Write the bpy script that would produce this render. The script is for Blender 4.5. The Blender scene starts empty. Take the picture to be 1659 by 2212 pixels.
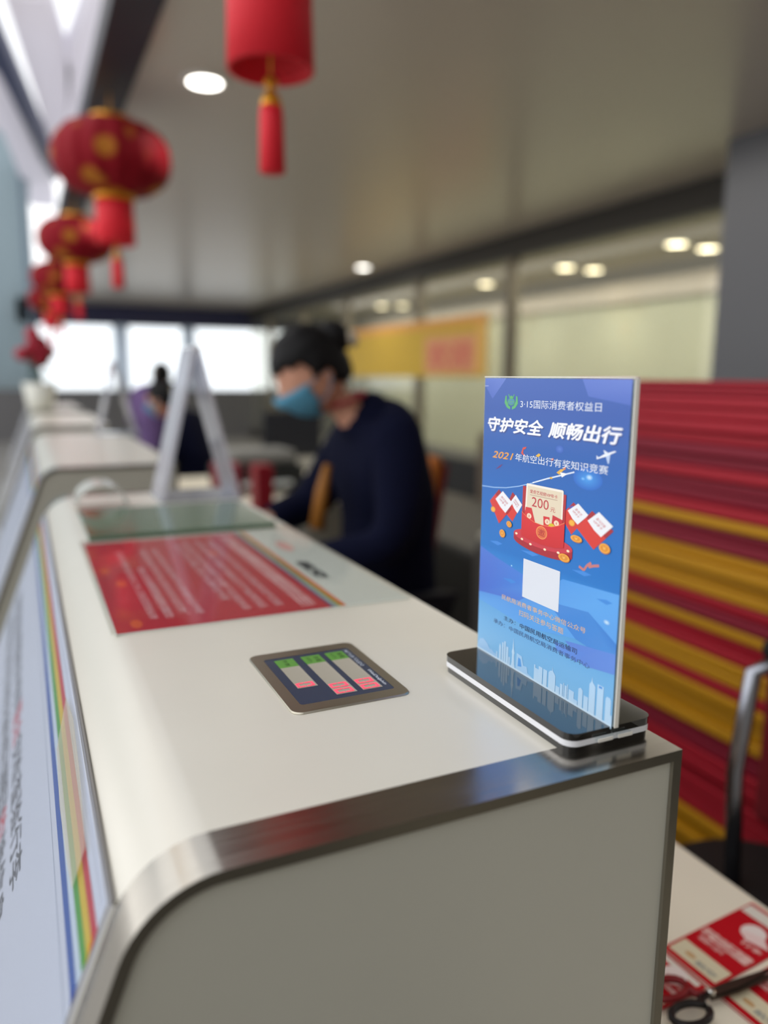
import bpy, bmesh, math, random
from mathutils import Vector, Matrix
random.seed(7)
sc = bpy.context.scene
COL = sc.collection
# ---------------------------------------------------------------- camera
YAW, PITCH, ROLL, FPX = math.radians(25.03), math.radians(9.953), math.radians(.396), 1657.0
fwd = Vector((math.sin(YAW)*math.cos(PITCH), math.cos(YAW)*math.cos(PITCH), -math.sin(PITCH)))
rgt = Vector((math.cos(YAW), -math.sin(YAW), 0))
upv = rgt.cross(fwd)
rg2 = math.cos(ROLL)*rgt + math.sin(ROLL)*upv
up2 = -math.sin(ROLL)*rgt + math.cos(ROLL)*upv
EYE = Vector((0, 0, 1.31))
cd = bpy.data.cameras.new('camera')
cam = bpy.data.objects.new('camera', cd); COL.objects.link(cam)
cam.matrix_world = Matrix(((rg2.x, up2.x, -fwd.x, EYE.x), (rg2.y, up2.y, -fwd.y, EYE.y), (rg2.z, up2.z, -fwd.z, EYE.z), (0, 0, 0, 1)))
cd.sensor_fit = 'VERTICAL'; cd.sensor_height = 24; cd.lens = 24*FPX/2212
cd.clip_start = .02; cd.clip_end = 300
cd.dof.use_dof = True; cd.dof.focus_distance = .495; cd.dof.aperture_fstop = 1.8
sc.camera = cam
sc.view_settings.view_transform = 'Standard'; sc.view_settings.look = 'None'
sc.view_settings.gamma = 1; sc.view_settings.exposure = -0.08
sc.view_settings.use_curve_mapping = False
sc.cycles.use_denoising = True
sc.cycles.max_bounces = 8; sc.cycles.transparent_max_bounces = 24
# ---------------------------------------------------------------- sky
w = bpy.data.worlds.new('sky'); sc.world = w; w.use_nodes = True
nt = w.node_tree; bg = nt.nodes['Background']
tc = nt.nodes.new('ShaderNodeTexCoord'); sx = nt.nodes.new('ShaderNodeSeparateXYZ')
cr = nt.nodes.new('ShaderNodeValToRGB')
nt.links.new(tc.outputs['Generated'], sx.inputs[0]); nt.links.new(sx.outputs['Z'], cr.inputs[0])
cr.color_ramp.elements[0].position = 0.0; cr.color_ramp.elements[0].color = (1, 1, 1, 1)
cr.color_ramp.elements[1].position = .45; cr.color_ramp.elements[1].color = (.62, .635, .66, 1)
nt.links.new(cr.outputs[0], bg.inputs[0]); bg.inputs[1].default_value = 2.15

def area(name, loc, size, power, color, rot=(0, 0, 0), sy=None):
    l = bpy.data.lights.new(name, 'AREA'); l.shape = 'RECTANGLE'; l.size = size; l.size_y = sy or size
    l.energy = power; l.color = color
    o = bpy.data.objects.new(name, l); o.location = loc; o.rotation_euler = rot; COL.objects.link(o); return o
area('skylight_glow', (-3.0, 3.0, 4.8), 5, 130, (1, .98, .95), (0, 0, 0), 12)
area('added_wall_fill', (3.3, 8.0, 2.7), .5, 60, (1, .95, .86), (0, 0, 0), 14)  # added fill lamp brightening the glass wall side; no strip light hangs there
area('hall_window_glow', (-8.6, 5.0, 2.4), 18, 135, (1, .985, .96), (0, math.radians(-90), 0), 4.4)

# ---------------------------------------------------------------- helpers
def lin(c):
    if isinstance(c, str):
        c = tuple(int(c[i:i+2], 16) for i in (0, 2, 4))
    return tuple(((v/255)/12.92 if v <= 10 else (((v/255)+.055)/1.055)**2.4) for v in c) + (1,)

MATS = {}
def mat(name, col=(128, 128, 128), rough=.5, metal=0, coat=0, emit=None, es=1, spec=.5, trans=0, alpha=1, noise=None, bump=None, brushed=None, vcol=False, ior=1.45):
    if name in MATS: return MATS[name]
    m = bpy.data.materials.new(name); m.use_nodes = True
    n = m.node_tree.nodes; L = m.node_tree.links; b = n['Principled BSDF']
    b.inputs['Base Color'].default_value = lin(col)
    b.inputs['Roughness'].default_value = rough; b.inputs['Metallic'].default_value = metal
    b.inputs['Coat Weight'].default_value = coat; b.inputs['Coat Roughness'].default_value = .05
    b.inputs['Specular IOR Level'].default_value = spec; b.inputs['IOR'].default_value = ior
    b.inputs['Transmission Weight'].default_value = trans; b.inputs['Alpha'].default_value = alpha
    if emit: b.inputs['Emission Color'].default_value = lin(emit); b.inputs['Emission Strength'].default_value = es
    if vcol:
        a = n.new('ShaderNodeAttribute'); a.attribute_name = 'Col'; L.new(a.outputs['Color'], b.inputs['Base Color'])
    tcn = n.new('ShaderNodeTexCoord')
    if noise:   # (scale, amount, [stretch])
        t = n.new('ShaderNodeTexNoise'); t.inputs['Scale'].default_value = noise[0]; t.inputs['Detail'].default_value = 5
        mp = n.new('ShaderNodeMapping'); L.new(tcn.outputs['Object'], mp.inputs[0]); L.new(mp.outputs[0], t.inputs[0])
        if len(noise) > 2: mp.inputs['Scale'].default_value = noise[2]
        mx = n.new('ShaderNodeMix'); mx.data_type = 'RGBA'
        c1 = lin(col); k = noise[1]
        mx.inputs[6].default_value = tuple(v*(1-k) for v in c1[:3]) + (1,); mx.inputs[7].default_value = tuple(min(1, v*(1+k)) for v in c1[:3]) + (1,)
        L.new(t.outputs[0], mx.inputs[0]); L.new(mx.outputs[2], b.inputs['Base Color'])
    if bump:
        t = n.new('ShaderNodeTexNoise'); t.inputs['Scale'].default_value = bump[0]; t.inputs['Detail'].default_value = 4
        mp = n.new('ShaderNodeMapping'); L.new(tcn.outputs['Object'], mp.inputs[0]); L.new(mp.outputs[0], t.inputs[0])
        if len(bump) > 2: mp.inputs['Scale'].default_value = bump[2]
        bp = n.new('ShaderNodeBump'); bp.inputs['Strength'].default_value = bump[1]; bp.inputs['Distance'].default_value = .001
        L.new(t.outputs[0], bp.inputs['Height']); L.new(bp.outputs[0], b.inputs['Normal'])
    if brushed:
        t = n.new('ShaderNodeTexNoise'); t.inputs['Scale'].default_value = 1; t.inputs['Detail'].default_value = 6
        mp = n.new('ShaderNodeMapping'); L.new(tcn.outputs['Object'], mp.inputs[0]); mp.inputs['Scale'].default_value = brushed; L.new(mp.outputs[0], t.inputs[0])
        mr = n.new('ShaderNodeMapRange'); mr.inputs[3].default_value = rough-.09; mr.inputs[4].default_value = rough+.12
        L.new(t.outputs[0], mr.inputs[0]); L.new(mr.outputs[0], b.inputs['Roughness'])
        bp = n.new('ShaderNodeBump'); bp.inputs['Strength'].default_value = .12; bp.inputs['Distance'].default_value = .0002
        L.new(t.outputs[0], bp.inputs['Height']); L.new(bp.outputs[0], b.inputs['Normal'])
    MATS[name] = m; return m

def glassy(name, tint=(235, 245, 240), fk=1.0, rough=.02, body=None, bodyf=0):
    """clear sheet: fresnel reflection over see-through tint, optionally a milky diffuse part"""
    if name in MATS: return MATS[name]
    m = bpy.data.materials.new(name); m.use_nodes = True
    n = m.node_tree.nodes; L = m.node_tree.links; n.remove(n['Principled BSDF']); out = n['Material Output']
    tr = n.new('ShaderNodeBsdfTransparent'); tr.inputs[0].default_value = lin(tint)
    gl = n.new('ShaderNodeBsdfGlossy'); gl.inputs['Roughness'].default_value = rough
    fr = n.new('ShaderNodeFresnel'); fr.inputs[0].default_value = 1.49
    src = tr
    if body:
        df = n.new('ShaderNodeBsdfDiffuse'); df.inputs[0].default_value = lin(body)
        m1 = n.new('ShaderNodeMixShader'); m1.inputs[0].default_value = bodyf; L.new(tr.outputs[0], m1.inputs[1]); L.new(df.outputs[0], m1.inputs[2]); src = m1
    ge = n.new('ShaderNodeNewGeometry'); iv = n.new('ShaderNodeMath'); iv.operation = 'MULTIPLY_ADD'; iv.inputs[1].default_value = -fk; iv.inputs[2].default_value = fk; L.new(ge.outputs['Backfacing'], iv.inputs[0])
    mu = n.new('ShaderNodeMath'); mu.operation = 'MULTIPLY'; L.new(fr.outputs[0], mu.inputs[0]); L.new(iv.outputs[0], mu.inputs[1])
    mx = n.new('ShaderNodeMixShader'); L.new(mu.outputs[0], mx.inputs[0]); L.new(src.outputs[0], mx.inputs[1]); L.new(gl.outputs[0], mx.inputs[2])
    L.new(mx.outputs[0], out.inputs[0]); MATS[name] = m; return m

def frosted(name, col, tl=.6, rough=.5):
    m = mat(name, col, rough); n = m.node_tree.nodes; L = m.node_tree.links
    t = n.new('ShaderNodeBsdfTranslucent'); t.inputs[0].default_value = lin(col); mx = n.new('ShaderNodeMixShader'); mx.inputs[0].default_value = tl
    L.new(n['Principled BSDF'].outputs[0], mx.inputs[1]); L.new(t.outputs[0], mx.inputs[2]); L.new(mx.outputs[0], n['Material Output'].inputs[0]); return m
def emis(name, col, s):
    if name in MATS: return MATS[name]
    m = bpy.data.materials.new(name); m.use_nodes = True
    b = m.node_tree.nodes['Principled BSDF']; b.inputs['Base Color'].default_value = (.08, .08, .08, 1)
    b.inputs['Emission Color'].default_value = lin(col); b.inputs['Emission Strength'].default_value = s
    MATS[name] = m; return m

def tag(o, label=None, cat=None, group=None, kind=None):
    if label: o['label'] = label
    if cat: o['category'] = cat
    if group: o['group'] = group
    if kind: o['kind'] = kind
    return o
def empty(name, loc, label=None, cat=None, group=None, rz=0):
    o = bpy.data.objects.new(name, None); COL.objects.link(o); o.location = loc; o.rotation_euler = (0, 0, rz); o.empty_display_size = .05
    return tag(o, label, cat, group)
def link(name, me, m=None, parent=None, smooth=False):
    o = bpy.data.objects.new(name, me); COL.objects.link(o)
    if m is not None:
        for k in (m if isinstance(m, (list, tuple)) else [m]): me.materials.append(k)
    if smooth:
        for p in me.polygons: p.use_smooth = True
    if parent is not None: o.parent = parent
    return o
def fin(name, bm, m=None, parent=None, smooth=False, auto=None):
    me = bpy.data.meshes.new(name); bmesh.ops.recalc_face_normals(bm, faces=bm.faces) ; bm.to_mesh(me); bm.free()
    o = link(name, me, m, parent, smooth or auto is not None)
    if auto is not None: me.set_sharp_from_angle(angle=math.radians(auto))
    return o
def raw(name, bm, m=None, parent=None):
    me = bpy.data.meshes.new(name); bm.to_mesh(me); bm.free(); return link(name, me, m, parent)
def copy_tree(o, parent=None):
    c = o.copy(); COL.objects.link(c); c.parent = parent
    for ch in o.children: copy_tree(ch, c)
    return c

def box(bm, x0, x1, y0, y1, z0, z1, bev=0, mtx=None, mi=0):
    vs = [bm.verts.new((x, y, z)) for x in (x0, x1) for y in (y0, y1) for z in (z0, z1)]
    q = [(0, 1, 3, 2), (4, 6, 7, 5), (0, 4, 5, 1), (2, 3, 7, 6), (0, 2, 6, 4), (1, 5, 7, 3)]
    fs = [bm.faces.new([vs[i] for i in f]) for f in q]
    for f in fs: f.material_index = mi
    if bev:
        es = list({e for f in fs for e in f.edges})
        r = bmesh.ops.bevel(bm, geom=es, offset=bev, segments=2, affect='EDGES', profile=.5)
        vs = list({v for f in r['faces'] for v in f.verts} | {v for v in vs if v.is_valid})
    if mtx is not None: bmesh.ops.transform(bm, matrix=mtx, verts=vs)
    return vs
def prism(bm, pts, axis, a, b, mi=0):
    """closed outline pts (2-D) swept along an axis from a to b"""
    def P(p, t):
        return (t, p[0], p[1]) if axis == 'x' else (p[0], t, p[1]) if axis == 'y' else (p[0], p[1], t)
    A = [bm.verts.new(P(p, a)) for p in pts]; B = [bm.verts.new(P(p, b)) for p in pts]
    n = len(pts); fs = [bm.faces.new(A), bm.faces.new(B[::-1])]
    for i in range(n): fs.append(bm.faces.new((A[i], B[i], B[(i+1) % n], A[(i+1) % n])))
    for f in fs: f.material_index = mi
    return fs
def tube(bm, path, rad, seg=12, cap=True):
    path = [Vector(p) for p in path]; rings = []
    for i, p in enumerate(path):
        d = (path[min(i+1, len(path)-1)]-path[max(i-1, 0)]).normalized()
        a = d.orthogonal().normalized() if i == 0 else (a - d*a.dot(d)).normalized()
        b = d.cross(a); r = rad[i] if isinstance(rad, (list, tuple)) else rad
        rings.append([bm.verts.new(p + (a*math.cos(t)+b*math.sin(t))*r) for t in [2*math.pi*k/seg for k in range(seg)]])
    for r0, r1 in zip(rings, rings[1:]):
        for k in range(seg): bm.faces.new((r0[k], r0[(k+1) % seg], r1[(k+1) % seg], r1[k]))
    if cap: bm.faces.new(rings[0][::-1]); bm.faces.new(rings[-1])
def lathe(bm, prof, seg=24, c=(0, 0, 0), ribs=0, amp=0):
    rings = []
    for r, z in prof:
        rings.append([bm.verts.new((c[0]+math.cos(t)*r*(1+amp*abs(math.sin(ribs*t/2)) if ribs else 1), c[1]+math.sin(t)*r*(1+amp*abs(math.sin(ribs*t/2)) if ribs else 1), c[2]+z)) for t in [2*math.pi*k/seg for k in range(seg)]])
    for r0, r1 in zip(rings, rings[1:]):
        for k in range(seg): bm.faces.new((r0[k], r0[(k+1) % seg], r1[(k+1) % seg], r1[k]))
    bm.faces.new(rings[0][::-1]); bm.faces.new(rings[-1])
def rrect(x0, x1, y0, y1, r, n=5):
    pts = []
    for cx, cy, a0 in ((x1-r, y1-r, 0), (x0+r, y1-r, 90), (x0+r, y0+r, 180), (x1-r, y0+r, 270)):
        for k in range(n+1):
            a = math.radians(a0+90*k/n); pts.append((cx+r*math.cos(a), cy+r*math.sin(a)))
    return pts

# flat printing: coloured shapes laid on a surface, one mesh per print
GLY = {}
def glyphs(s, bold=0, shear=0):
    key = (s, bold, shear)
    if key in GLY: return GLY[key]
    c = bpy.data.curves.new('t', 'FONT'); c.body = s; c.size = 1; c.offset = bold; c.shear = shear; c.resolution_u = 3
    o = bpy.data.objects.new('t', c); COL.objects.link(o)
    dg = bpy.context.evaluated_depsgraph_get(); e = o.evaluated_get(dg); me = bpy.data.meshes.new_from_object(e)
    vs = [v.co.copy() for v in me.vertices]; ps = [tuple(p.vertices) for p in me.polygons]
    bpy.data.objects.remove(o); bpy.data.curves.remove(c); bpy.data.meshes.remove(me)
    GLY[key] = (vs, ps); return GLY[key]
class Print:
    def __init__(s, fn, step=.00006):
        s.bm = bmesh.new(); s.fn = fn; s.cl = s.bm.loops.layers.float_color.new('Col'); s.step = step; s.n = 0
    def face(s, pts, cols, lay):
        try: f = s.bm.faces.new([s.bm.verts.new(s.fn(p[0], p[1], lay*s.step)) for p in pts])
        except ValueError: return
        for i, l in enumerate(f.loops): l[s.cl] = cols[i]
    def poly(s, pts, col, lay=1):
        cols = [lin(c) for c in col] if isinstance(col, list) else [lin(col)]*len(pts)
        s.n += 1; lay += (s.n % 40)*.02
        s.face(pts, cols, lay)
    def rect(s, x0, y0, x1, y1, col, lay=1, col2=None):   # col bottom, col2 top
        s.poly([(x0, y0), (x1, y0), (x1, y1), (x0, y1)], [col, col, col2 or col, col2 or col], lay)
    def ell(s, cx, cy, rx, ry, col, lay=1, rot=0, n=20, edge=None):
        a = math.radians(rot); P = []
        for k in range(n):
            t = 2*math.pi*k/n; x = rx*math.cos(t); y = ry*math.sin(t)
            P.append((cx+x*math.cos(a)-y*math.sin(a), cy+x*math.sin(a)+y*math.cos(a)))
        if edge is None: s.poly(P, col, lay)
        else:
            for k in range(n): s.poly([(cx, cy), P[k], P[(k+1) % n]], [col, edge, edge], lay)
    def line(s, pts, wd, col, lay=1):
        for (x0, y0), (x1, y1) in zip(pts, pts[1:]):
            d = math.hypot(x1-x0, y1-y0) or 1; nx, ny = -(y1-y0)/d*wd/2, (x1-x0)/d*wd/2
            s.poly([(x0-nx, y0-ny), (x1-nx, y1-ny), (x1+nx, y1+ny), (x0+nx, y0+ny)], col, lay)
    def text(s, t, x0, y0, x1, y1, col, lay=2, bold=0, shear=0, mtx=None, slope=0):
        if bold and len(t) <= 20:
            h = (y1-y0); bw = bold*h
            for i, (a, c) in enumerate(((-1, 0), (1, 0), (0, 1), (0, -1))):
                s.text(t, x0+a*bw, y0+c*bw*.6, x1+a*bw, y1+c*bw*.6, col, lay+i*.12, 0, shear, mtx, slope)
            return
        vs, ps = glyphs(t, bold, shear)
        if not vs: return
        ax, bx = min(v.x for v in vs), max(v.x for v in vs); ay, by = min(v.y for v in vs), max(v.y for v in vs)
        f = lambda v: (x0+(v.x-ax)/(bx-ax)*(x1-x0), y0+(v.y-ay)/(by-ay)*(y1-y0)+slope*(v.x-ax)/(bx-ax))
        c = lin(col)
        for p in ps:
            pts = [f(vs[i]) for i in p]
            if mtx: pts = [mtx(q) for q in pts]
            s.face(pts, [c]*len(pts), lay)
    def done(s, name, m, parent=None): return raw(name, s.bm, m, parent)

# ---------------------------------------------------------------- materials
LAM = mat('white_laminate', (212, 207, 194), .34, coat=.7, noise=(14, .03), bump=(60, .05))
LAM.node_tree.nodes['Principled BSDF'].inputs['Coat Roughness'].default_value = .26
ENDP = mat('grey_end_panel', (174, 172, 161), .45, noise=(8, .03))
STEEL = mat('brushed_steel', (172, 167, 158), .19, 1, brushed=(8, 420, 8))
STEELB = mat('bezel_steel', (176, 170, 155), .3, 1, brushed=(30, 900, 30))
DARKM = mat('dark_edge_metal', (92, 88, 80), .35, 1)
GAP = mat('seam_grey', (120, 116, 112), .6)
PRINT = mat('gloss_print', rough=.3, coat=.2, vcol=True)
PRINTF = mat('matt_print', rough=.5, vcol=True)
BLACKP = mat('black_acrylic', (12, 12, 14), .09, coat=1, noise=(300, .4))
WHITEP = mat('white_acrylic', (232, 233, 238), .25, emit=None)
ACRY = glassy('clear_acrylic', (250, 251, 250))
ACRYM = glassy('milky_acrylic', (225, 228, 232), body=(225, 225, 232), bodyf=.35)
NAVY = mat('navy_cloth', (8, 12, 36), .9, noise=(40, .2), spec=.15)
SKIN = mat('skin', (205, 150, 125), .5)
HAIR = mat('black_hair', (9, 8, 10), .6, spec=.25, noise=(60, .4), bump=(200, .6, (1, 1, .1)))

T = 1.10
# ---------------------------------------------------------------- setting
CZ = 2.75
bm = bmesh.new(); box(bm, -9, 14, -4, 32, -.1, 0)
tag(fin('floor', bm, mat('floor_stone', (165, 162, 156), .18, noise=(1.2, .06))), kind='structure')
CEILM = mat('ceiling_panels', (196, 186, 173), .3, spec=.9, noise=(.5, .05), bump=(1.5, .3))
bm = bmesh.new(); box(bm, .60, 4.6, -4, 17, CZ, CZ+.12)
tag(fin('ceiling', bm, CEILM), kind='structure')
bm = bmesh.new(); box(bm, .41, .60, -4, 17, CZ-.02, CZ+.1)
tag(fin('trim_1', bm, mat('dark_fascia', (36, 37, 48), .5)), kind='structure')
# staff side glass partition wall at X = 4.6
FAS = mat('dark_wall_band', (52, 48, 42), .5)
bm = bmesh.new(); box(bm, 4.6, 4.75, -4, 17, 2.52, CZ)
box(bm, 4.6, 4.75, -4, 17, 0, .15)
tag(fin('wall_right', bm, FAS), kind='structure')
bm = bmesh.new()
for y in (15.5, 13.4, 11.33, 8.91, 6.87): box(bm, 4.6, 4.7, y-.06, y+.06, .15, 2.52)
tag(fin('trim_2', bm, mat('mullion_metal', (120, 112, 98), .4, .6)), kind='structure')
ys = (3.6, 6.87, 8.91, 11.33, 13.4, 15.5, 17)
for i, (a, b) in enumerate(zip(ys, ys[1:])):
    bm = bmesh.new(); box(bm, 4.64, 4.652, a+.061, b-.061, .15, 2.52)
    tag(fin('window_%d' % (i+1), bm, glassy('partition_glass', (236, 236, 230), body=(165, 165, 155), bodyf=.1)), kind='structure')
# the room behind the glass
bm = bmesh.new(); box(bm, 4.75, 9.5, 0, 20, 2.55, 2.65)
tag(fin('ceiling_inner', bm, mat('inner_ceiling', (150, 138, 112), .5)), kind='structure')
bm = bmesh.new(); box(bm, 6.5, 6.6, 0, 20, 0, 2.28)
tag(fin('wall_inner', bm, mat('sage_wall', (190, 192, 172), .35, noise=(.7, .05))), kind='structure')
bm = bmesh.new(); box(bm, 6.42, 6.5, 0, 20, 2.2, 2.42)
tag(fin('trim_3', bm, mat('pale_rail', (205, 196, 186), .4)), kind='structure')
# column
bm = bmesh.new(); box(bm, 4.0, 4.58, 1.6, 3.64, 0, CZ-.001)
tag(fin('wall_column', bm, mat('column_grey', (104, 106, 112), .45)), kind='structure')
# unseen hall wall behind the photographer, added to block sky light from behind
bm = bmesh.new(); box(bm, -9, 14, -4.2, -4, 0, 5)
tag(fin('wall_back', bm, mat('back_wall', (150, 148, 142), .7)), kind='structure')
# far facade: navy band, posts, pale panels to the left
FW = 17.0
bm = bmesh.new(); box(bm, .0, 9, FW, FW+.3, 2.33, 2.8)
tag(fin('wall_far', bm, mat('navy_band', (50, 52, 84), .5)), kind='structure')
bm = bmesh.new(); box(bm, -9, 9, FW, FW+.3, 0, 1.02)
tag(fin('wall_far_low', bm, mat('far_sill', (105, 104, 106), .5)), kind='structure')
bm = bmesh.new()
box(bm, 1.78, 2.06, FW-.1, FW+.25, 1.02, 2.33); box(bm, 3.2, 3.42, FW-.1, FW+.25, 1.02, 2.33)
tag(fin('trim_4', bm, frosted('pale_post', (225, 232, 240), .85)), kind='structure')
bm = bmesh.new(); box(bm, -9, .36, FW, FW+.2, 1.02, 7)
tag(fin('wall_far_left', bm, frosted('hazy_panels', (176, 190, 196), .6)), kind='structure')
bm = bmesh.new()
for k in range(9): box(bm, -8.6+k*1.1, -8.52+k*1.1, FW-.06, FW, 1.02, 7)
tag(fin('trim_5', bm, mat('panel_joint', (110, 125, 140), .5)), kind='structure')
for i, (a, b) in enumerate(((.36, 1.78), (2.06, 3.2), (3.42, 6.0), (6.0, 9.0))):
    bm = bmesh.new(); box(bm, a, b, FW+.1, FW+.112, 1.02, 2.33)
    tag(fin('window_%d' % (i+7), bm, glassy('facade_glass', (245, 248, 250))), kind='structure')

# roof girders of the atrium at the left, seen past the ceiling edge
def girder(name, pts, z, m, label, th=.25):
    b = bmesh.new(); cx = sum(p[0] for p in pts)/len(pts); cy = sum(p[1] for p in pts)/len(pts)
    prism(b, [(p[0]-cx, p[1]-cy) for p in pts], 'z', 0, th)
    o = fin(name, b, m); o.location = (cx, cy, z)
    return tag(o, label, 'roof beam')
WB = frosted('white_beam', (238, 236, 242), .6); NB = mat('navy_beam', (38, 46, 88), .5)
girder('roof_girder', [(.10, 9.2), (.50, 9.1), (.80, 10.9), (.98, 14.9), (.75, 14.9)], 5, WB, 'white diagonal roof beam forming the left arm of the V above the lanterns')
girder('roof_girder', [(.93, 8.0), (1.5, 8.0), (1.5, 14.4), (1.02, 14.6), (.74, 10.6)], 5, WB, 'white roof beam beside the dark ceiling edge, right arm of the V')
girder('roof_girder', [(-.6, 8.6), (0.0, 10.05), (.74, 15.1), (.98, 15.1), (.86, 17.0), (.55, 15.3), (.0, 11.4), (-.6, 9.6)], 5, NB, 'dark navy diagonal roof beam between the two white ones')
girder('roof_girder', [(-.6, 10.0), (0, 11.5), (.75, 16.2), (.95, 19.5), (.45, 19.5), (0, 14.1), (-.6, 12.2)], 5, WB, 'broad white roof beam farthest left, below the navy beam')
girder('roof_girder', [(-2.6, 7.0), (-.02, 8.9), (-.02, 9.7), (-2.6, 8.2)], 5.3, mat('tan_beam', (228, 196, 160), .6), 'tan roof beam at the top left corner of the view')
# upper window wall beyond the ceiling edge
# ---------------------------------------------------------------- downlights
LAMPW = emis('lamp_white', (255, 250, 240), 9); LAMPW2 = emis('lamp_warm', (255, 240, 205), 14)
RIM = mat('lamp_rim', (225, 225, 222), .4)
def downlight(x, y, z, r, m, label, group=None):
    e = empty('ceiling_downlight', (x, y, z), label, 'ceiling light', group)
    b = bmesh.new(); lathe(b, [(r*.82, 0), (r*.82, -.012), (r*1.08, -.012), (r*1.12, -.002), (r*1.12, 0)], 24); fin('rim', b, RIM, e, True)
    b = bmesh.new(); lathe(b, [(r*.8, -.013), (r*.8, -.010)], 24); fin('lamp_disc', b, m, e)
    l = bpy.data.lights.new('downlight_glow', 'SPOT'); l.energy = 30; l.spot_size = math.radians(120); l.spot_blend = .8; l.color = (1, .93, .82); l.shadow_soft_size = r*.8
    o = bpy.data.objects.new('downlight_glow', l); COL.objects.link(o); o.parent = e; o.location = (0, 0, -.03)
    return e
downlight(.92, 4.1, CZ, .10, LAMPW, 'bright round downlight in the ceiling between the two nearest lanterns')
downlight(.74, 6.75, CZ, .10, LAMPW, 'round downlight in the ceiling behind the fringe of the large round lantern')
for x, y in ((2.3, .2), (.95, -1.6), (2.3, -2.4)):
    e = downlight(x, y, CZ, .10, LAMPW, 'round downlight in the grey ceiling'); e['group'] = 'downlights of the grey ceiling'
names = ['right lamp pair beside the dark column, its left lamp', 'right lamp pair beside the dark column, its right lamp', 'middle lamp pair above the sign, its left lamp', 'middle lamp pair above the sign, its right lamp',
         'single bright lamp above the sign top left corner', 'dim warm lamp just right of the single bright one', 'far lamp pair above the yellow banner, its left lamp', 'far lamp pair above the yellow banner, its right lamp']
for (x, y), nm, s in zip(((5.57, 5.58), (6.02, 5.63), (5.65, 7.3), (6.05, 7.3), (5.68, 9.01), (5.93, 8.75), (5.81, 12.59), (6.13, 12.41)), names, (1, 1, 1, 1, 1, 0, 1, 1)):
    downlight(x, y, 2.55, .11, LAMPW2 if s else emis('lamp_dim', (190, 165, 110), .8), nm)
area('inner_room_fill', (5.5, 8.5, 2.5), 1.2, 250, (1, .97, .90), (0, 0, 0), 12)  # added fill lamp, lifts the inner room beyond what its downlights give
downlight(4.2, 9.7, CZ, .1, LAMPW, 'bright lamp at the left end of the yellow banner')

# ---------------------------------------------------------------- check-in counters
DX, DZ = -.3634, -.9316           # direction down the sloping front
KX = .032                         # where front slope would meet the top plane
def front(s): return (KX+DX*s, T+DZ*s)
def profile(off=0, t=.034, n=10):
    """outline (x,z) from back top corner over the rounded nose down the slope, shifted inwards by off"""
    ang = math.acos(-DX); tl = t; r = tl/math.tan((math.pi-(math.pi-math.acos(-DX)))/2) if False else tl/math.tan(math.radians(34.35))
    pts = [(.331-off, T-off)]
    cx, cz = KX+tl, T-r
    for k in range(n+1):
        a = math.radians(90+68.7*k/n); pts.append((cx+(r-off)*math.cos(a), cz+(r-off)*math.sin(a)))
    return pts
def slope_pt(s, off=0): x, z = front(s); return (x+off*-DZ, z+off*DX)
def make_counter(y0, y1, label):
    e = empty('check_in_counter', (0, y0, 0), label, 'check-in counter', 'white check-in counters in a row')
    L = y1-y0
    def ring(off, smax=.42):
        p = profile(off) + [slope_pt(smax, off)]
        return p
    # body
    o = ring(0); body = o+[(o[-1][0], .12), (o[-1][0]+.06, .12), (o[-1][0]+.06, 0), (.331, 0)]
    b = bmesh.new(); prism(b, body, 'y', .0315, L-.0315); fin('body', b, LAM, e, auto=30)
    for nm, ya, yb in (('steel_edge', 0, .0315), ('steel_edge', L-.0315, L)):
        b = bmesh.new()
        A, I = ring(.0004 if 0 else 0), ring(.0062)
        A = [(p[0]-0, p[1]) for p in A]; A[-1] = slope_pt(.42); I[-1] = slope_pt(.42, .0062)
        A.append((A[-1][0], 0)); I.append((A[-2][0]+.006, 0))
        A.insert(0, (.331, 0)); I.insert(0, (.3248, 0))
        n = len(A)
        for yy0, yy1 in ((ya, yb),):
            va = [[b.verts.new((p[0], y, p[1])) for p in pl] for pl in (A, I) for y in (yy0, yy1)]
            a0, a1, i0, i1 = va
            for k in range(n-1):
                f = b.faces.new((a0[k], a1[k], a1[k+1], a0[k+1]))
                f = b.faces.new((i0[k], i0[k+1], i1[k+1], i1[k]))
                f = b.faces.new((a0[k], a0[k+1], i0[k+1], i0[k])); f.material_index = 1
                f = b.faces.new((a1[k], i1[k], i1[k+1], a1[k+1])); f.material_index = 1
        fin(nm, b, [STEEL, DARKM], e, auto=25)
    I = ring(.0062); I = I+[(I[-1][0], 0), (.3248, 0)]
    for ya, yb in ((.0025, .0315), (L-.0315, L-.0025)):
        b = bmesh.new(); prism(b, I, 'y', ya, yb); fin('end_panel', b, ENDP, e, auto=30)
    # seam and laminated front panel on the slope
    b = bmesh.new()
    q = [slope_pt(.0255, 0.0), slope_pt(.0255, -.0008), slope_pt(.0285, -.0008), slope_pt(.0285, 0)]
    prism(b, q, 'y', .033, L-.033); fin('seam_strip', b, GAP, e)
    b = bmesh.new(); q = [slope_pt(.0295, .0), slope_pt(.0295, -.0022), slope_pt(.40, -.0022), slope_pt(.40, 0)]
    prism(b, q, 'y', .034, L-.034); fin('front_panel', b, mat('front_panel_white', (214, 216, 224), .2, coat=.5), e)
    return e
SOFF = .0247   # s of the earlier measured zero
def front_fn(off):
    def fn(u, s, lay):      # u = world y, s measured from the seam
        x, z = slope_pt(s+SOFF, -off-lay); return (x, u, z)
    return fn
c1 = make_counter(.300, 1.46, 'nearest white check-in counter with brushed steel edge, filling the foreground')
c2 = make_counter(1.90, 3.06, 'second white check-in counter, its grey end and bright top showing behind the first')
c3 = make_counter(3.50, 4.66, 'third white check-in counter, behind the second one')
c4 = make_counter(5.10, 6.26, 'fourth white check-in counter with a flower pot on its top')
for c in (c1, c2, c3, c4):
    if 'group' in c: del c['group']

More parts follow.
